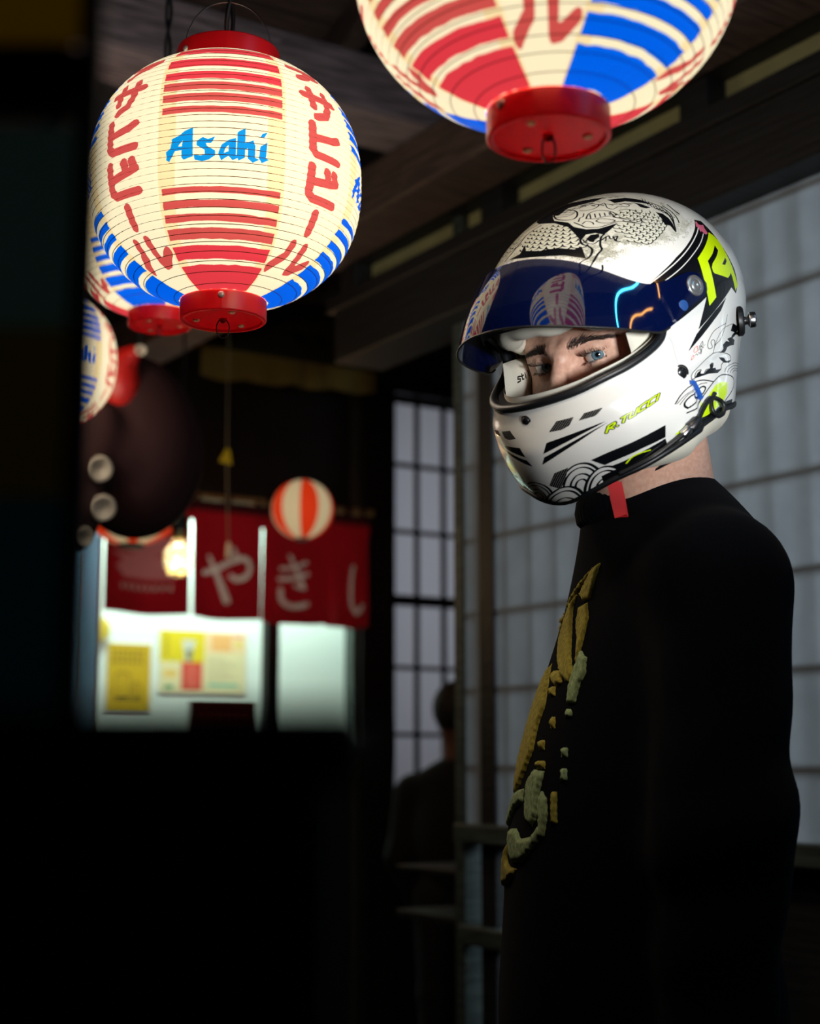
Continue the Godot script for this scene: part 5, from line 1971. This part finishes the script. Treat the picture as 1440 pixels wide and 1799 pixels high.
	pen.call([[13.1, -41.5], [13.6, -40.9], [13.9, -40.3], [13.9, -39.7], [13.7, -39.1], [13.3, -38.6], [12.8, -38.4], [12.1, -38.3], [11.3, -38.4], [10.6, -38.7], [9.9, -39.2], [9.4, -39.7], [9.1, -40.4]], 0.80, "ink", true, false)
	fill.call([[3.2, -51.3], [3.8, -51.0], [7.4, -47.7], [9.4, -45.0], [9.9, -43.0], [9.7, -41.4], [9.0, -40.1], [7.7, -39.1], [6.1, -38.6], [4.1, -38.4], [1.8, -38.7], [-0.8, -39.4], [-3.7, -40.6], [-7.1, -42.3], [-11.3, -44.6], [-18.4, -48.0], [-16.8, -48.3]], "white", false)
	pen.call([[2.7, -51.7], [3.8, -50.9], [9.2, -45.4], [9.9, -42.9], [9.5, -40.9], [8.1, -39.4], [6.1, -38.6], [3.4, -38.4], [0.3, -39.1], [-3.4, -40.4], [-7.8, -42.7], [-15.4, -46.6], [-17.5, -48.4]], 1.00, "ink", true, false)
	pen.call([[1.4, -51.1], [3.3, -49.7], [7.4, -45.5], [8.2, -43.4], [7.9, -41.7], [6.8, -40.5], [5.1, -39.8], [2.9, -39.7], [0.2, -40.2], [-2.9, -41.4], [-6.5, -43.3], [-11.8, -46.2], [-16.0, -48.8]], 0.80, "ink", true, false)
	pen.call([[-1.8, -50.7], [1.8, -48.2], [4.3, -45.8], [5.1, -44.3], [5.0, -43.2], [4.3, -42.4], [3.2, -42.0], [1.7, -41.9], [-0.1, -42.3], [-2.2, -43.1], [-4.5, -44.3], [-7.7, -46.2], [-12.8, -49.2]], 0.80, "ink", true, false)
	pen.call([[-4.1, -50.2], [0.1, -47.5], [1.5, -46.2], [2.2, -45.3], [2.3, -44.6], [2.0, -44.1], [1.4, -43.9], [0.5, -43.9], [-0.6, -44.1], [-1.9, -44.6], [-3.3, -45.4], [-5.0, -46.5], [-8.0, -48.4]], 0.80, "ink", true, false)
	fill.call([[25.2, -52.6], [26.1, -52.4], [27.7, -49.1], [28.5, -45.8], [28.3, -43.5], [27.6, -41.6], [26.5, -40.0], [25.0, -38.8], [23.3, -37.9], [21.4, -37.5], [19.4, -37.5], [17.5, -37.9], [15.5, -38.8], [13.7, -40.1], [12.0, -41.8], [10.5, -43.8], [9.0, -46.3]], "white", false)
	pen.call([[25.6, -52.1], [26.5, -52.2], [28.4, -46.3], [28.3, -43.3], [27.2, -40.9], [25.5, -39.1], [23.3, -37.9], [20.8, -37.4], [18.2, -37.7], [15.7, -38.7], [13.3, -40.4], [11.2, -42.7], [9.4, -45.7]], 1.00, "ink", true, false)
	pen.call([[23.6, -52.5], [25.2, -50.5], [26.8, -46.1], [26.7, -43.7], [25.9, -41.7], [24.5, -40.2], [22.7, -39.2], [20.7, -38.8], [18.5, -39.0], [16.4, -39.8], [14.4, -41.3], [12.7, -43.2], [11.2, -45.6]], 0.80, "ink", true, false)
	pen.call([[20.7, -51.9], [23.2, -48.0], [24.0, -45.9], [24.1, -44.3], [23.6, -43.0], [22.8, -42.0], [21.6, -41.3], [20.3, -41.1], [18.9, -41.3], [17.5, -41.8], [16.2, -42.7], [15.1, -44.0], [14.3, -45.6]], 0.80, "ink", true, false)
	pen.call([[20.6, -47.9], [21.4, -46.8], [21.8, -45.8], [21.9, -44.9], [21.7, -44.2], [21.3, -43.6], [20.6, -43.2], [19.9, -43.1], [19.1, -43.2], [18.3, -43.5], [17.6, -44.0], [17.0, -44.7], [16.6, -45.6]], 0.80, "ink", true, false)
	fill.call([[5.1, -33.4], [10.3, -33.4], [7.0, -36.9], [4.0, -38.6], [0.8, -36.6]], "mesh", false)
	fill.call([[7.7, -22.2], [11.0, -20.0], [17.3, -20.2], [15.2, -22.1], [12.2, -22.6]], "mesh", true)
	fill.call([[18.8, -21.6], [21.2, -20.1], [27.7, -20.3], [25.7, -21.5], [24.5, -21.9]], "mesh", true)
	pen.call([[112.4, -4.2], [108.4, -8.0], [103.6, -11.6], [97.9, -14.5], [91.5, -15.9], [87.5, -18.8]], 0.55, "ink", true, false)
	pen.call([[108.8, -8.0], [95.4, -9.2], [87.6, -12.3], [84.7, -14.8], [85.5, -16.3], [88.5, -16.1], [88.3, -14.0], [90.3, -13.1], [92.1, -14.0], [90.1, -16.8]], 0.60, "ink", true, false)
	pen.call([[116.3, -9.2], [106.8, -9.7], [100.5, -11.2], [93.5, -14.5], [89.6, -17.1]], 0.50, "ink", true, false)
	fill.call([[118.1, -9.1], [126.3, -11.3], [123.5, -14.2], [115.5, -15.7], [111.4, -16.3], [114.1, -14.5], [119.3, -13.4], [113.3, -12.3]], "ink", false)
	fill.call([[125.8, -8.2], [135.8, -10.7], [138.8, -13.6], [128.8, -15.5], [121.1, -14.6], [127.4, -12.9], [126.5, -10.3]], "ink", false)
	fill.call([[95.1, -20.2], [99.4, -18.9], [99.7, -17.1], [104.8, -16.0], [109.1, -17.1], [106.8, -15.3], [112.0, -15.1], [118.1, -16.9], [116.2, -19.1], [110.1, -18.8], [104.8, -18.9], [101.3, -20.7]], "ink", false)
	pen.call([[87.5, -18.8], [81.6, -19.7], [75.2, -21.3], [70.3, -22.6], [68.0, -23.8], [68.2, -24.8], [70.3, -25.1], [71.2, -23.9], [73.3, -23.0], [76.2, -23.4], [74.2, -24.6], [77.5, -25.3], [79.9, -24.4], [83.8, -24.7], [85.9, -23.1], [87.8, -23.7], [85.7, -25.3], [88.6, -26.5], [94.3, -27.2], [96.0, -25.6], [99.6, -24.8], [106.6, -25.4], [106.9, -23.0], [100.4, -21.0], [94.2, -19.5], [87.5, -18.8]], 0.70, "ink", true, false)
	fill.call([[70.3, -25.1], [72.9, -23.8], [76.2, -23.4], [75.1, -24.6], [77.8, -25.5], [80.2, -24.7], [83.7, -24.9], [84.2, -23.2], [86.6, -23.0], [87.6, -24.2], [86.3, -25.3], [89.1, -25.6], [89.2, -26.6], [94.8, -27.5], [90.2, -28.1], [81.8, -26.4], [74.6, -25.6]], "ink", false)
	fill.call([[94.0, -21.9], [99.8, -23.2], [101.3, -24.9], [106.7, -25.1], [104.2, -26.0], [98.6, -25.1], [96.4, -23.8]], "ink", false)
	pen.call([[55.4, -28.8], [59.1, -27.1], [64.2, -26.1], [70.0, -26.3], [76.2, -27.5], [84.1, -30.2]], 0.90, "ink", true, false)
	pen.call([[56.2, -29.1], [61.3, -27.9], [67.0, -27.8]], 0.50, "ink", true, false)
	pen.call([[57.4, -29.8], [62.5, -28.3], [67.5, -28.3], [73.2, -28.1], [78.2, -29.1]], 0.50, "ink", true, false)
	pen.call([[61.2, -32.3], [59.7, -31.1], [60.5, -29.9], [64.2, -29.2], [67.7, -29.5], [66.7, -30.0], [67.6, -31.3], [70.8, -31.4], [71.3, -29.5], [74.4, -29.4], [76.1, -30.5], [73.2, -31.7], [68.1, -32.0], [63.6, -32.3], [61.2, -32.3]], 1.20, "ink", true, false)
	pen.call([[60.1, -33.5], [67.3, -34.1], [72.8, -32.7], [80.4, -30.9], [89.3, -29.7], [96.5, -29.9], [105.3, -31.7], [109.7, -34.1], [105.9, -37.1], [94.2, -40.0]], 1.00, "ink", true, false)
	pen.call([[67.3, -34.1], [73.9, -32.3], [81.5, -30.8]], 0.60, "ink", true, false)
	pen.call([[129.6, -30.8], [130.1, -29.6], [131.6, -28.7], [124.3, -28.0], [113.7, -27.1], [107.4, -26.9], [102.8, -27.1], [99.6, -27.9], [97.9, -29.0]], 0.60, "ink", true, false)
	pen.call([[128.5, -31.2], [129.2, -30.3], [130.6, -29.6], [121.3, -28.9], [113.7, -28.2], [108.6, -28.0], [104.9, -28.2], [102.3, -28.7], [100.9, -29.6]], 0.60, "ink", true, false)
	pen.call([[128.4, -31.7], [129.2, -31.0], [128.5, -30.6], [118.6, -29.8], [113.8, -29.3], [110.0, -29.1], [107.2, -29.2], [105.3, -29.6], [104.4, -30.2]], 0.60, "ink", true, false)
	pen.call([[128.4, -32.1], [123.0, -31.5], [119.6, -30.9], [116.5, -30.5], [113.8, -30.2], [111.6, -30.1], [109.8, -30.2], [108.6, -30.4], [108.0, -30.7]], 0.60, "ink", true, false)
	fill.call([[67.0, -38.7], [71.0, -33.9], [72.1, -35.6], [73.4, -37.2], [74.6, -34.9], [79.3, -33.1], [85.6, -31.8], [93.6, -32.3], [99.0, -33.6], [97.6, -37.4], [92.5, -39.6], [82.5, -39.9], [74.1, -39.7], [68.8, -39.7], [63.6, -38.6]], "neon", false)
	pen.call([[79.9, -36.8], [86.0, -36.4], [85.5, -34.7], [80.9, -34.3], [77.7, -35.8], [77.8, -37.0]], 0.90, "white", true, false)
	pen.call([[96.2, -33.7], [87.1, -33.9]], 0.60, "white", true, false)
	fill.call([[51.8, -37.7], [54.8, -37.4], [58.0, -36.8], [58.0, -37.9], [54.5, -38.4]], "neon", false)
	fill.call([[57.5, -37.5], [64.2, -39.2], [67.4, -38.8], [74.1, -39.7], [85.0, -40.1], [94.1, -40.2], [105.7, -40.7], [104.5, -42.4], [84.8, -42.1], [71.9, -41.6], [65.4, -40.6], [57.1, -40.1], [46.4, -41.2], [33.4, -41.7], [19.1, -42.6], [19.6, -40.1], [34.1, -39.6], [46.9, -39.4]], "ink", true)
	pen.call([[26.6, -28.1], [28.0, -26.4], [30.4, -26.0], [30.4, -26.4], [29.7, -26.8], [27.3, -27.3]], 2.90, "ink", false, false)
	pen.call([[28.4, -27.1], [29.3, -27.6]], 2.90, "ink", false, false)
	pen.call([[30.9, -27.3], [31.0, -27.3]], 2.90, "ink", false, false)
	pen.call([[33.2, -25.5], [36.3, -25.0]], 2.90, "ink", false, false)
	pen.call([[34.7, -25.3], [33.3, -26.9]], 2.90, "ink", false, false)
	pen.call([[37.2, -24.9], [35.9, -26.4], [36.0, -26.5], [38.2, -26.2], [39.8, -24.5]], 2.90, "ink", false, false)
	pen.call([[44.0, -23.9], [41.3, -24.3], [40.8, -24.5], [39.6, -25.8], [39.7, -25.9], [42.4, -25.6]], 2.90, "ink", false, false)
	pen.call([[48.2, -23.4], [45.2, -23.8], [44.8, -24.0], [43.5, -25.3], [43.6, -25.5], [46.5, -25.1]], 2.90, "ink", false, false)
	pen.call([[49.4, -23.3], [47.7, -25.0]], 2.90, "ink", false, false)
	pen.call([[26.6, -28.1], [28.0, -26.4], [30.4, -26.0], [30.4, -26.4], [29.7, -26.8], [27.3, -27.3]], 1.55, "neon", false, false)
	pen.call([[28.4, -27.1], [29.3, -27.6]], 1.55, "neon", false, false)
	pen.call([[30.9, -27.3], [31.0, -27.3]], 1.55, "neon", false, false)
	pen.call([[33.2, -25.5], [36.3, -25.0]], 1.55, "neon", false, false)
	pen.call([[34.7, -25.3], [33.3, -26.9]], 1.55, "neon", false, false)
	pen.call([[37.2, -24.9], [35.9, -26.4], [36.0, -26.5], [38.2, -26.2], [39.8, -24.5]], 1.55, "neon", false, false)
	pen.call([[44.0, -23.9], [41.3, -24.3], [40.8, -24.5], [39.6, -25.8], [39.7, -25.9], [42.4, -25.6]], 1.55, "neon", false, false)
	pen.call([[48.2, -23.4], [45.2, -23.8], [44.8, -24.0], [43.5, -25.3], [43.6, -25.5], [46.5, -25.1]], 1.55, "neon", false, false)
	pen.call([[49.4, -23.3], [47.7, -25.0]], 1.55, "neon", false, false)
	pen.call([[73.3, -14.8], [74.6, -13.3], [77.0, -13.0], [76.1, -15.0], [73.5, -15.3]], 0.50, "red", false, false)
	pen.call([[70.1, -17.4], [71.4, -16.2], [72.6, -16.0], [72.3, -17.0], [70.4, -17.4]], 0.40, "red", false, false)
	pen.call([[77.1, -15.0], [78.7, -13.2]], 0.50, "ink", false, false)
	pen.call([[78.3, -15.1], [80.0, -12.7], [81.9, -11.9], [81.4, -13.4], [79.6, -13.8], [81.1, -14.8]], 0.50, "ink", false, false)
	pen.call([[73.2, -16.4], [74.7, -15.9], [75.1, -16.7], [76.8, -15.7], [77.1, -16.6], [79.2, -14.8], [77.7, -16.9], [80.4, -14.3], [82.3, -14.0], [83.1, -13.8]], 0.30, "ink", false, false)
	fill.call([[-28.6, 43.1], [-30.6, 48.7], [-28.0, 56.7], [-29.8, 65.7], [-30.0, 72.5], [-30.2, 81.3], [135.3, 88.6], [112.7, 76.2], [119.5, 64.2], [123.2, 54.9], [120.8, 47.6], [118.7, 41.0], [105.0, 38.4], [89.1, 38.6], [74.2, 38.7], [61.8, 40.3], [54.8, 42.8], [49.1, 36.3], [43.1, 34.7], [38.7, 34.5], [34.8, 35.6], [26.9, 38.1], [19.9, 39.4], [10.9, 39.9], [-3.4, 41.5], [-15.3, 40.8]], "smoke", false)
	_art_scales(p, h, [[3.0, 45.4], [-1.0, 51.3], [0.5, 57.8], [12.9, 58.9], [27.2, 56.7], [31.0, 49.9], [33.5, 44.3], [34.2, 41.3], [30.0, 41.1], [21.9, 43.0], [12.5, 43.0]])
	_art_scales(p, h, [[55.6, 50.3], [62.5, 53.4], [76.7, 50.3], [92.8, 56.6], [97.6, 53.6], [96.3, 48.0], [91.1, 43.4], [84.8, 42.8], [76.5, 40.0], [66.8, 40.3], [62.1, 43.6], [59.8, 47.4]])
	_art_scales(p, h, [[-28.2, 42.2], [-28.2, 48.9], [-28.9, 55.1], [-14.2, 58.1], [-5.6, 48.2], [-14.0, 46.3], [-16.9, 41.9]])
	_art_scales(p, h, [[61.3, 60.0], [78.2, 61.0], [90.3, 57.2], [81.3, 51.6], [67.7, 53.7]])
	fill.call([[-6.4, 42.2], [0.5, 43.6], [1.0, 48.3], [4.0, 44.4], [12.6, 42.6], [21.9, 42.6], [30.0, 40.7], [33.9, 41.8], [34.8, 35.6], [25.5, 38.3], [10.9, 39.9]], "ink", false)
	fill.call([[-29.5, 71.8], [-27.6, 80.1], [6.7, 68.8], [15.2, 61.4], [27.2, 57.8], [31.3, 53.8], [38.5, 51.3], [45.8, 50.7], [60.9, 52.9], [47.9, 47.0], [43.0, 48.4], [37.6, 48.1], [34.1, 45.0], [31.0, 49.9], [27.4, 54.4], [16.4, 59.3], [-1.0, 62.6]], "ink", false)
	fill.call([[37.0, 45.5], [40.1, 47.6], [45.0, 47.7], [44.8, 46.0], [41.7, 44.6], [40.5, 43.3], [38.6, 43.9]], "ink", false)
	pen.call([[33.7, 45.1], [35.9, 47.9], [41.6, 49.5], [48.3, 47.8], [45.4, 45.5], [43.5, 41.5], [43.5, 39.2], [40.9, 37.2], [37.8, 33.9]], 0.80, "ink", true, false)
	pen.call([[33.7, 45.1], [34.5, 42.9], [36.9, 41.8], [38.7, 39.7], [37.2, 36.8], [34.7, 35.3]], 0.80, "ink", true, false)
	pen.call([[35.3, 45.3], [36.5, 43.5], [40.2, 42.5], [43.6, 44.0]], 0.60, "ink", true, false)
	pen.call([[44.8, 43.9], [50.1, 46.0], [50.5, 44.1], [55.3, 45.3], [53.1, 43.0], [55.0, 42.3]], 0.70, "ink", true, false)
	pen.call([[48.7, 45.8], [47.2, 43.4]], 0.50, "ink", false, false)
	pen.call([[52.6, 45.4], [52.7, 43.0], [54.7, 42.3]], 0.70, "ink", true, false)
	fill.call([[100.6, 53.5], [104.6, 51.3], [104.4, 48.0], [102.3, 44.6], [97.8, 40.8], [98.5, 44.6], [94.8, 45.9], [98.1, 49.6]], "ink", false)
	pen.call([[106.8, 54.9], [109.3, 51.1], [105.3, 46.2], [98.5, 40.9]], 0.80, "ink", true, false)
	pen.call([[112.1, 60.2], [113.6, 55.0], [111.3, 49.4], [102.2, 43.6]], 0.60, "ink", true, false)
	fill.call([[96.9, 62.9], [100.1, 61.2], [102.7, 56.8], [97.4, 57.4], [94.5, 59.5]], "ink", false)
	pen.call([[6.4, 70.4], [11.7, 74.4], [31.7, 68.2], [34.7, 63.6], [31.6, 60.1], [24.5, 60.2], [15.4, 63.3], [6.4, 70.4]], 0.70, "ink", true, false)
	pen.call([[14.3, 64.9], [25.1, 63.4], [31.7, 65.0]], 0.45, "ink", true, false)
	pen.call([[14.9, 66.5], [26.3, 65.2], [32.3, 65.4]], 0.45, "ink", true, false)
	pen.call([[15.6, 68.2], [27.7, 67.0], [32.9, 65.9]], 0.45, "ink", true, false)
	pen.call([[16.2, 70.0], [29.3, 69.0], [33.5, 66.5]], 0.45, "ink", true, false)
	pen.call([[36.7, 68.9], [48.5, 73.6], [60.3, 69.7], [53.1, 66.5], [43.5, 65.8], [37.8, 66.9]], 0.60, "ink", true, false)
	pen.call([[40.6, 58.7], [44.7, 62.6], [53.9, 64.0], [63.2, 61.6], [64.8, 58.1], [54.7, 58.4], [47.1, 57.7], [40.6, 58.7]], 0.60, "ink", true, false)
	pen.call([[45.0, 61.9], [44.2, 58.4]], 0.45, "ink", false, false)
	pen.call([[49.0, 61.6], [48.0, 58.6]], 0.45, "ink", false, false)
	pen.call([[53.0, 61.4], [52.0, 58.7]], 0.45, "ink", false, false)
	pen.call([[57.2, 61.1], [56.1, 58.9]], 0.45, "ink", false, false)
	pen.call([[61.3, 60.9], [60.3, 59.0]], 0.45, "ink", false, false)
	pen.call([[31.5, 57.1], [36.3, 54.2], [38.8, 52.6], [46.3, 51.7], [55.2, 52.8], [63.8, 53.6], [76.7, 50.3], [80.8, 52.2]], 0.60, "ink", true, false)
	pen.call([[34.7, 57.2], [36.3, 60.0], [38.9, 60.8], [40.4, 63.4]], 0.50, "ink", true, false)
	pen.call([[46.8, 56.0], [51.4, 57.2], [60.2, 54.8], [55.7, 53.6], [49.7, 54.4], [46.8, 56.0]], 0.55, "ink", true, false)
	pen.call([[37.0, 55.2], [40.0, 56.7], [43.9, 55.5], [44.3, 54.0]], 0.50, "ink", true, false)
	pen.call([[58.2, 68.1], [68.7, 69.9], [64.6, 65.1], [68.0, 62.9], [77.2, 64.2], [82.7, 62.3], [87.7, 62.7], [86.5, 64.6], [81.1, 65.9], [74.3, 66.6]], 0.50, "ink", true, false)
	pen.call([[62.5, 61.1], [62.5, 57.3], [66.6, 55.0], [74.4, 52.7], [81.4, 52.6]], 0.50, "ink", true, false)
	pen.call([[71.3, 60.9], [78.2, 61.0], [83.9, 58.5], [84.1, 56.0]], 0.50, "ink", true, false)
	pen.call([[-27.8, 84.5], [-23.6, 86.5], [25.8, 82.8]], 0.50, "ink", true, false)
	pen.call([[-28.6, 87.2], [-23.9, 89.3], [43.8, 80.0]], 0.50, "ink", true, false)
	pen.call([[37.7, 81.9], [56.9, 84.1], [55.4, 78.2]], 0.50, "ink", true, false)
	pen.call([[51.8, 79.5], [66.8, 80.8], [65.4, 76.7]], 0.50, "ink", true, false)
	pen.call([[62.4, 77.8], [75.6, 78.6], [74.7, 75.5]], 0.50, "ink", true, false)
	pen.call([[72.1, 76.4], [84.0, 76.8], [83.5, 74.2]], 0.50, "ink", true, false)
	pen.call([[81.2, 75.1], [91.9, 75.0], [92.1, 72.9]], 0.50, "ink", true, false)
	pen.call([[90.1, 73.8], [99.8, 73.3], [100.8, 71.5]], 0.50, "ink", true, false)
	pen.call([[98.6, 72.3], [107.7, 71.6], [109.4, 69.8]], 0.50, "ink", true, false)
	pen.call([[115.2, 63.2], [105.9, 60.4], [111.7, 59.4]], 0.45, "ink", true, false)
	pen.call([[113.6, 61.6], [105.4, 58.6], [110.4, 57.6]], 0.45, "ink", true, false)
	pen.call([[112.7, 60.0], [105.3, 56.9], [109.7, 55.7]], 0.45, "ink", true, false)
	pen.call([[112.3, 58.4], [105.5, 55.2], [109.4, 53.9]], 0.45, "ink", true, false)
	pen.call([[112.1, 56.9], [106.0, 53.5], [109.4, 52.2]], 0.45, "ink", true, false)
	pen.call([[112.3, 55.4], [106.6, 51.9], [109.6, 50.4]], 0.45, "ink", true, false)
	pen.call([[112.6, 53.9], [107.4, 50.3], [110.1, 48.7]], 0.45, "ink", true, false)
	pen.call([[113.1, 52.4], [108.3, 48.7], [110.8, 47.0]], 0.45, "ink", true, false)
	pen.call([[-29.1, 42.6], [-29.2, 47.3], [-29.3, 52.9], [-21.1, 56.9], [-10.0, 60.2], [-1.0, 62.6]], 0.70, "ink", true, false)
	pen.call([[-10.8, 42.6], [-7.7, 46.3], [-5.6, 50.7], [-4.8, 56.0], [3.5, 60.4]], 0.80, "ink", true, false)
	fill.call([[-28.9, 78.4], [-17.5, 85.1], [57.7, 79.9], [88.9, 76.1], [63.7, 74.3], [39.9, 74.0], [22.7, 73.0], [14.8, 66.2]], "ink", false)
	fill.call([[80.2, 72.5], [103.8, 68.8], [110.1, 63.2], [110.4, 57.1], [102.8, 61.8], [92.3, 66.4], [78.5, 67.5]], "ink", false)
	pen.call([[-16.0, 66.3], [-15.9, 69.9], [4.2, 66.5]], 0.50, "ink", true, false)
	pen.call([[-4.1, 65.6], [-2.2, 69.0], [10.7, 66.7]], 0.50, "ink", true, false)
	pen.call([[3.4, 65.7], [6.4, 69.0], [16.7, 67.2]], 0.50, "ink", true, false)
	pen.call([[9.9, 66.2], [13.7, 69.4], [22.6, 67.8]], 0.50, "ink", true, false)
	pen.call([[16.0, 66.9], [20.7, 70.1], [28.7, 68.5]], 0.50, "ink", true, false)
	pen.call([[22.0, 67.8], [27.7, 70.9], [35.0, 69.3]], 0.50, "ink", true, false)
	pen.call([[28.3, 68.7], [35.3, 71.8], [41.9, 70.1]], 0.50, "ink", true, false)
	pen.call([[35.1, 69.8], [43.6, 72.7], [49.4, 70.8]], 0.50, "ink", true, false)
	pen.call([[42.6, 70.9], [52.9, 73.5], [57.8, 71.6]], 0.50, "ink", true, false)
	pen.call([[51.2, 72.0], [63.7, 74.3], [67.1, 72.2]], 0.50, "ink", true, false)
	pen.call([[31.3, 72.5], [39.9, 74.0], [45.8, 70.0]], 0.55, "ink", true, false)
	pen.call([[42.5, 70.7], [51.0, 71.8], [55.2, 68.6]], 0.55, "ink", true, false)
	pen.call([[52.4, 69.3], [60.7, 70.0], [64.2, 67.2]], 0.55, "ink", true, false)
	pen.call([[61.8, 68.1], [69.8, 68.3], [73.0, 65.9]], 0.55, "ink", true, false)
	pen.call([[71.1, 66.9], [78.7, 66.7], [81.8, 64.5]], 0.55, "ink", true, false)
	pen.call([[80.3, 65.6], [87.4, 65.0], [90.8, 62.9]], 0.55, "ink", true, false)
	pen.call([[89.5, 64.1], [96.3, 63.1], [99.8, 61.1]], 0.55, "ink", true, false)
	pen.call([[116.6, 54.1], [115.8, 50.4], [113.0, 46.7], [109.0, 43.8]], 0.70, "ink", true, false)
	pen.call([[124.4, 52.9], [120.2, 49.0], [119.8, 46.6]], 0.90, "ink", true, false)
	pen.call([[34.7, 35.3], [31.7, 33.9], [31.2, 31.3], [30.0, 28.2], [25.7, 27.5], [23.0, 25.5], [22.2, 23.0], [24.8, 22.2]], 0.55, "ink", true, false)
	pen.call([[37.8, 33.9], [33.5, 29.7], [28.1, 27.8], [26.0, 25.6], [25.3, 23.0]], 0.55, "ink", true, false)
	pen.call([[41.4, 31.7], [39.9, 28.8], [33.5, 27.1], [30.2, 24.4], [27.7, 19.1]], 0.70, "ink", true, false)


# olive and pale chenille patches on the chest: outlines as angle round the body (degrees from straight ahead) and height
const PATCHES := [
	[true, [[44.0, 1.3238], [40.2, 1.3081], [37.3, 1.2869], [28.0, 1.2852], [19.6, 1.2941], [29.4, 1.3112], [35.4, 1.3200]]],
	[true, [[33.8, 1.3203], [26.7, 1.3083], [9.9, 1.2956], [-27.7, 1.2746], [-22.8, 1.2518], [-22.2, 1.2473], [-25.3, 1.2699], [-9.1, 1.2896], [14.9, 1.3070]]],
	[true, [[12.6, 1.2952], [10.9, 1.2801], [21.0, 1.2547], [28.2, 1.2279], [34.1, 1.2103], [32.4, 1.1999], [23.4, 1.2072], [13.2, 1.2232], [1.7, 1.2485], [-0.0, 1.2685], [3.3, 1.2878]]],
	[true, [[34.3, 1.2830], [38.6, 1.2672], [38.1, 1.2522], [37.1, 1.2353], [35.9, 1.2101], [33.7, 1.2272], [31.6, 1.2446], [25.8, 1.2626], [24.8, 1.2802]]],
	[false, [[36.5, 1.2332], [43.0, 1.2240], [44.1, 1.2071], [41.4, 1.1991], [40.1, 1.1785], [34.2, 1.1789], [32.8, 1.1978], [34.2, 1.2145]]],
	[true, [[6.8, 1.2142], [20.0, 1.2139], [25.3, 1.2006], [19.2, 1.1970], [11.5, 1.2041]]],
	[true, [[-1.9, 1.2228], [7.1, 1.2002], [12.2, 1.1784], [9.9, 1.1574], [11.1, 1.1322], [7.5, 1.1155], [2.9, 1.0986], [-3.1, 1.0857], [-15.0, 1.1240], [-17.6, 1.1588], [-18.6, 1.1852], [-10.2, 1.2106]]],
	[false, [[17.0, 1.1124], [26.4, 1.1105], [25.7, 1.1034], [25.0, 1.0892], [25.6, 1.0671], [22.6, 1.0568], [16.4, 1.0643], [14.1, 1.0846], [12.5, 1.1010]]],
	[false, [[26.2, 1.0923], [30.4, 1.0854], [32.3, 1.0696], [31.6, 1.0497], [23.6, 1.0329], [17.4, 1.0220], [6.1, 1.0202], [-1.1, 1.0356], [-3.1, 1.0521], [7.6, 1.0532], [13.7, 1.0437], [22.7, 1.0468], [27.7, 1.0593], [25.6, 1.0751]]],
	[false, [[-2.4, 1.0900], [9.1, 1.0936], [10.6, 1.0803], [1.4, 1.0734], [-5.4, 1.0582], [-12.3, 1.0532], [-8.4, 1.0770]]],
	[true, [[-4.1, 1.0373], [-15.0, 1.0210], [-15.0, 1.0082], [-14.9, 0.9913], [2.5, 0.9990], [11.7, 1.0130], [3.5, 1.0136], [-3.3, 1.0207]]],
	[true, [[12.2, 1.1967], [13.2, 1.1975], [18.7, 1.1970], [21.5, 1.1879], [15.6, 1.1884]]],
	[false, [[34.1, 1.1719], [34.6, 1.1727], [38.5, 1.1724], [39.3, 1.1646], [35.1, 1.1648]]],
	[true, [[22.7, 1.1647], [23.3, 1.1655], [26.8, 1.1653], [28.6, 1.1549], [24.7, 1.1550]]],
	[true, [[16.1, 1.1417], [16.8, 1.1425], [21.5, 1.1423], [23.1, 1.1336], [18.0, 1.1337]]],
	[false, [[35.9, 1.1334], [36.3, 1.1342], [39.6, 1.1341], [40.2, 1.1261], [36.5, 1.1261]]],
	[true, [[18.1, 1.1209], [18.7, 1.1217], [25.4, 1.1217], [26.5, 1.1140], [19.4, 1.1139]]],
	[false, [[37.2, 1.1132], [37.6, 1.1140], [40.6, 1.1141], [41.3, 1.1022], [38.0, 1.1021]]],
	[true, [[33.2, 1.0897], [33.6, 1.0906], [36.5, 1.0907], [38.1, 1.0612], [35.0, 1.0609]]],
]
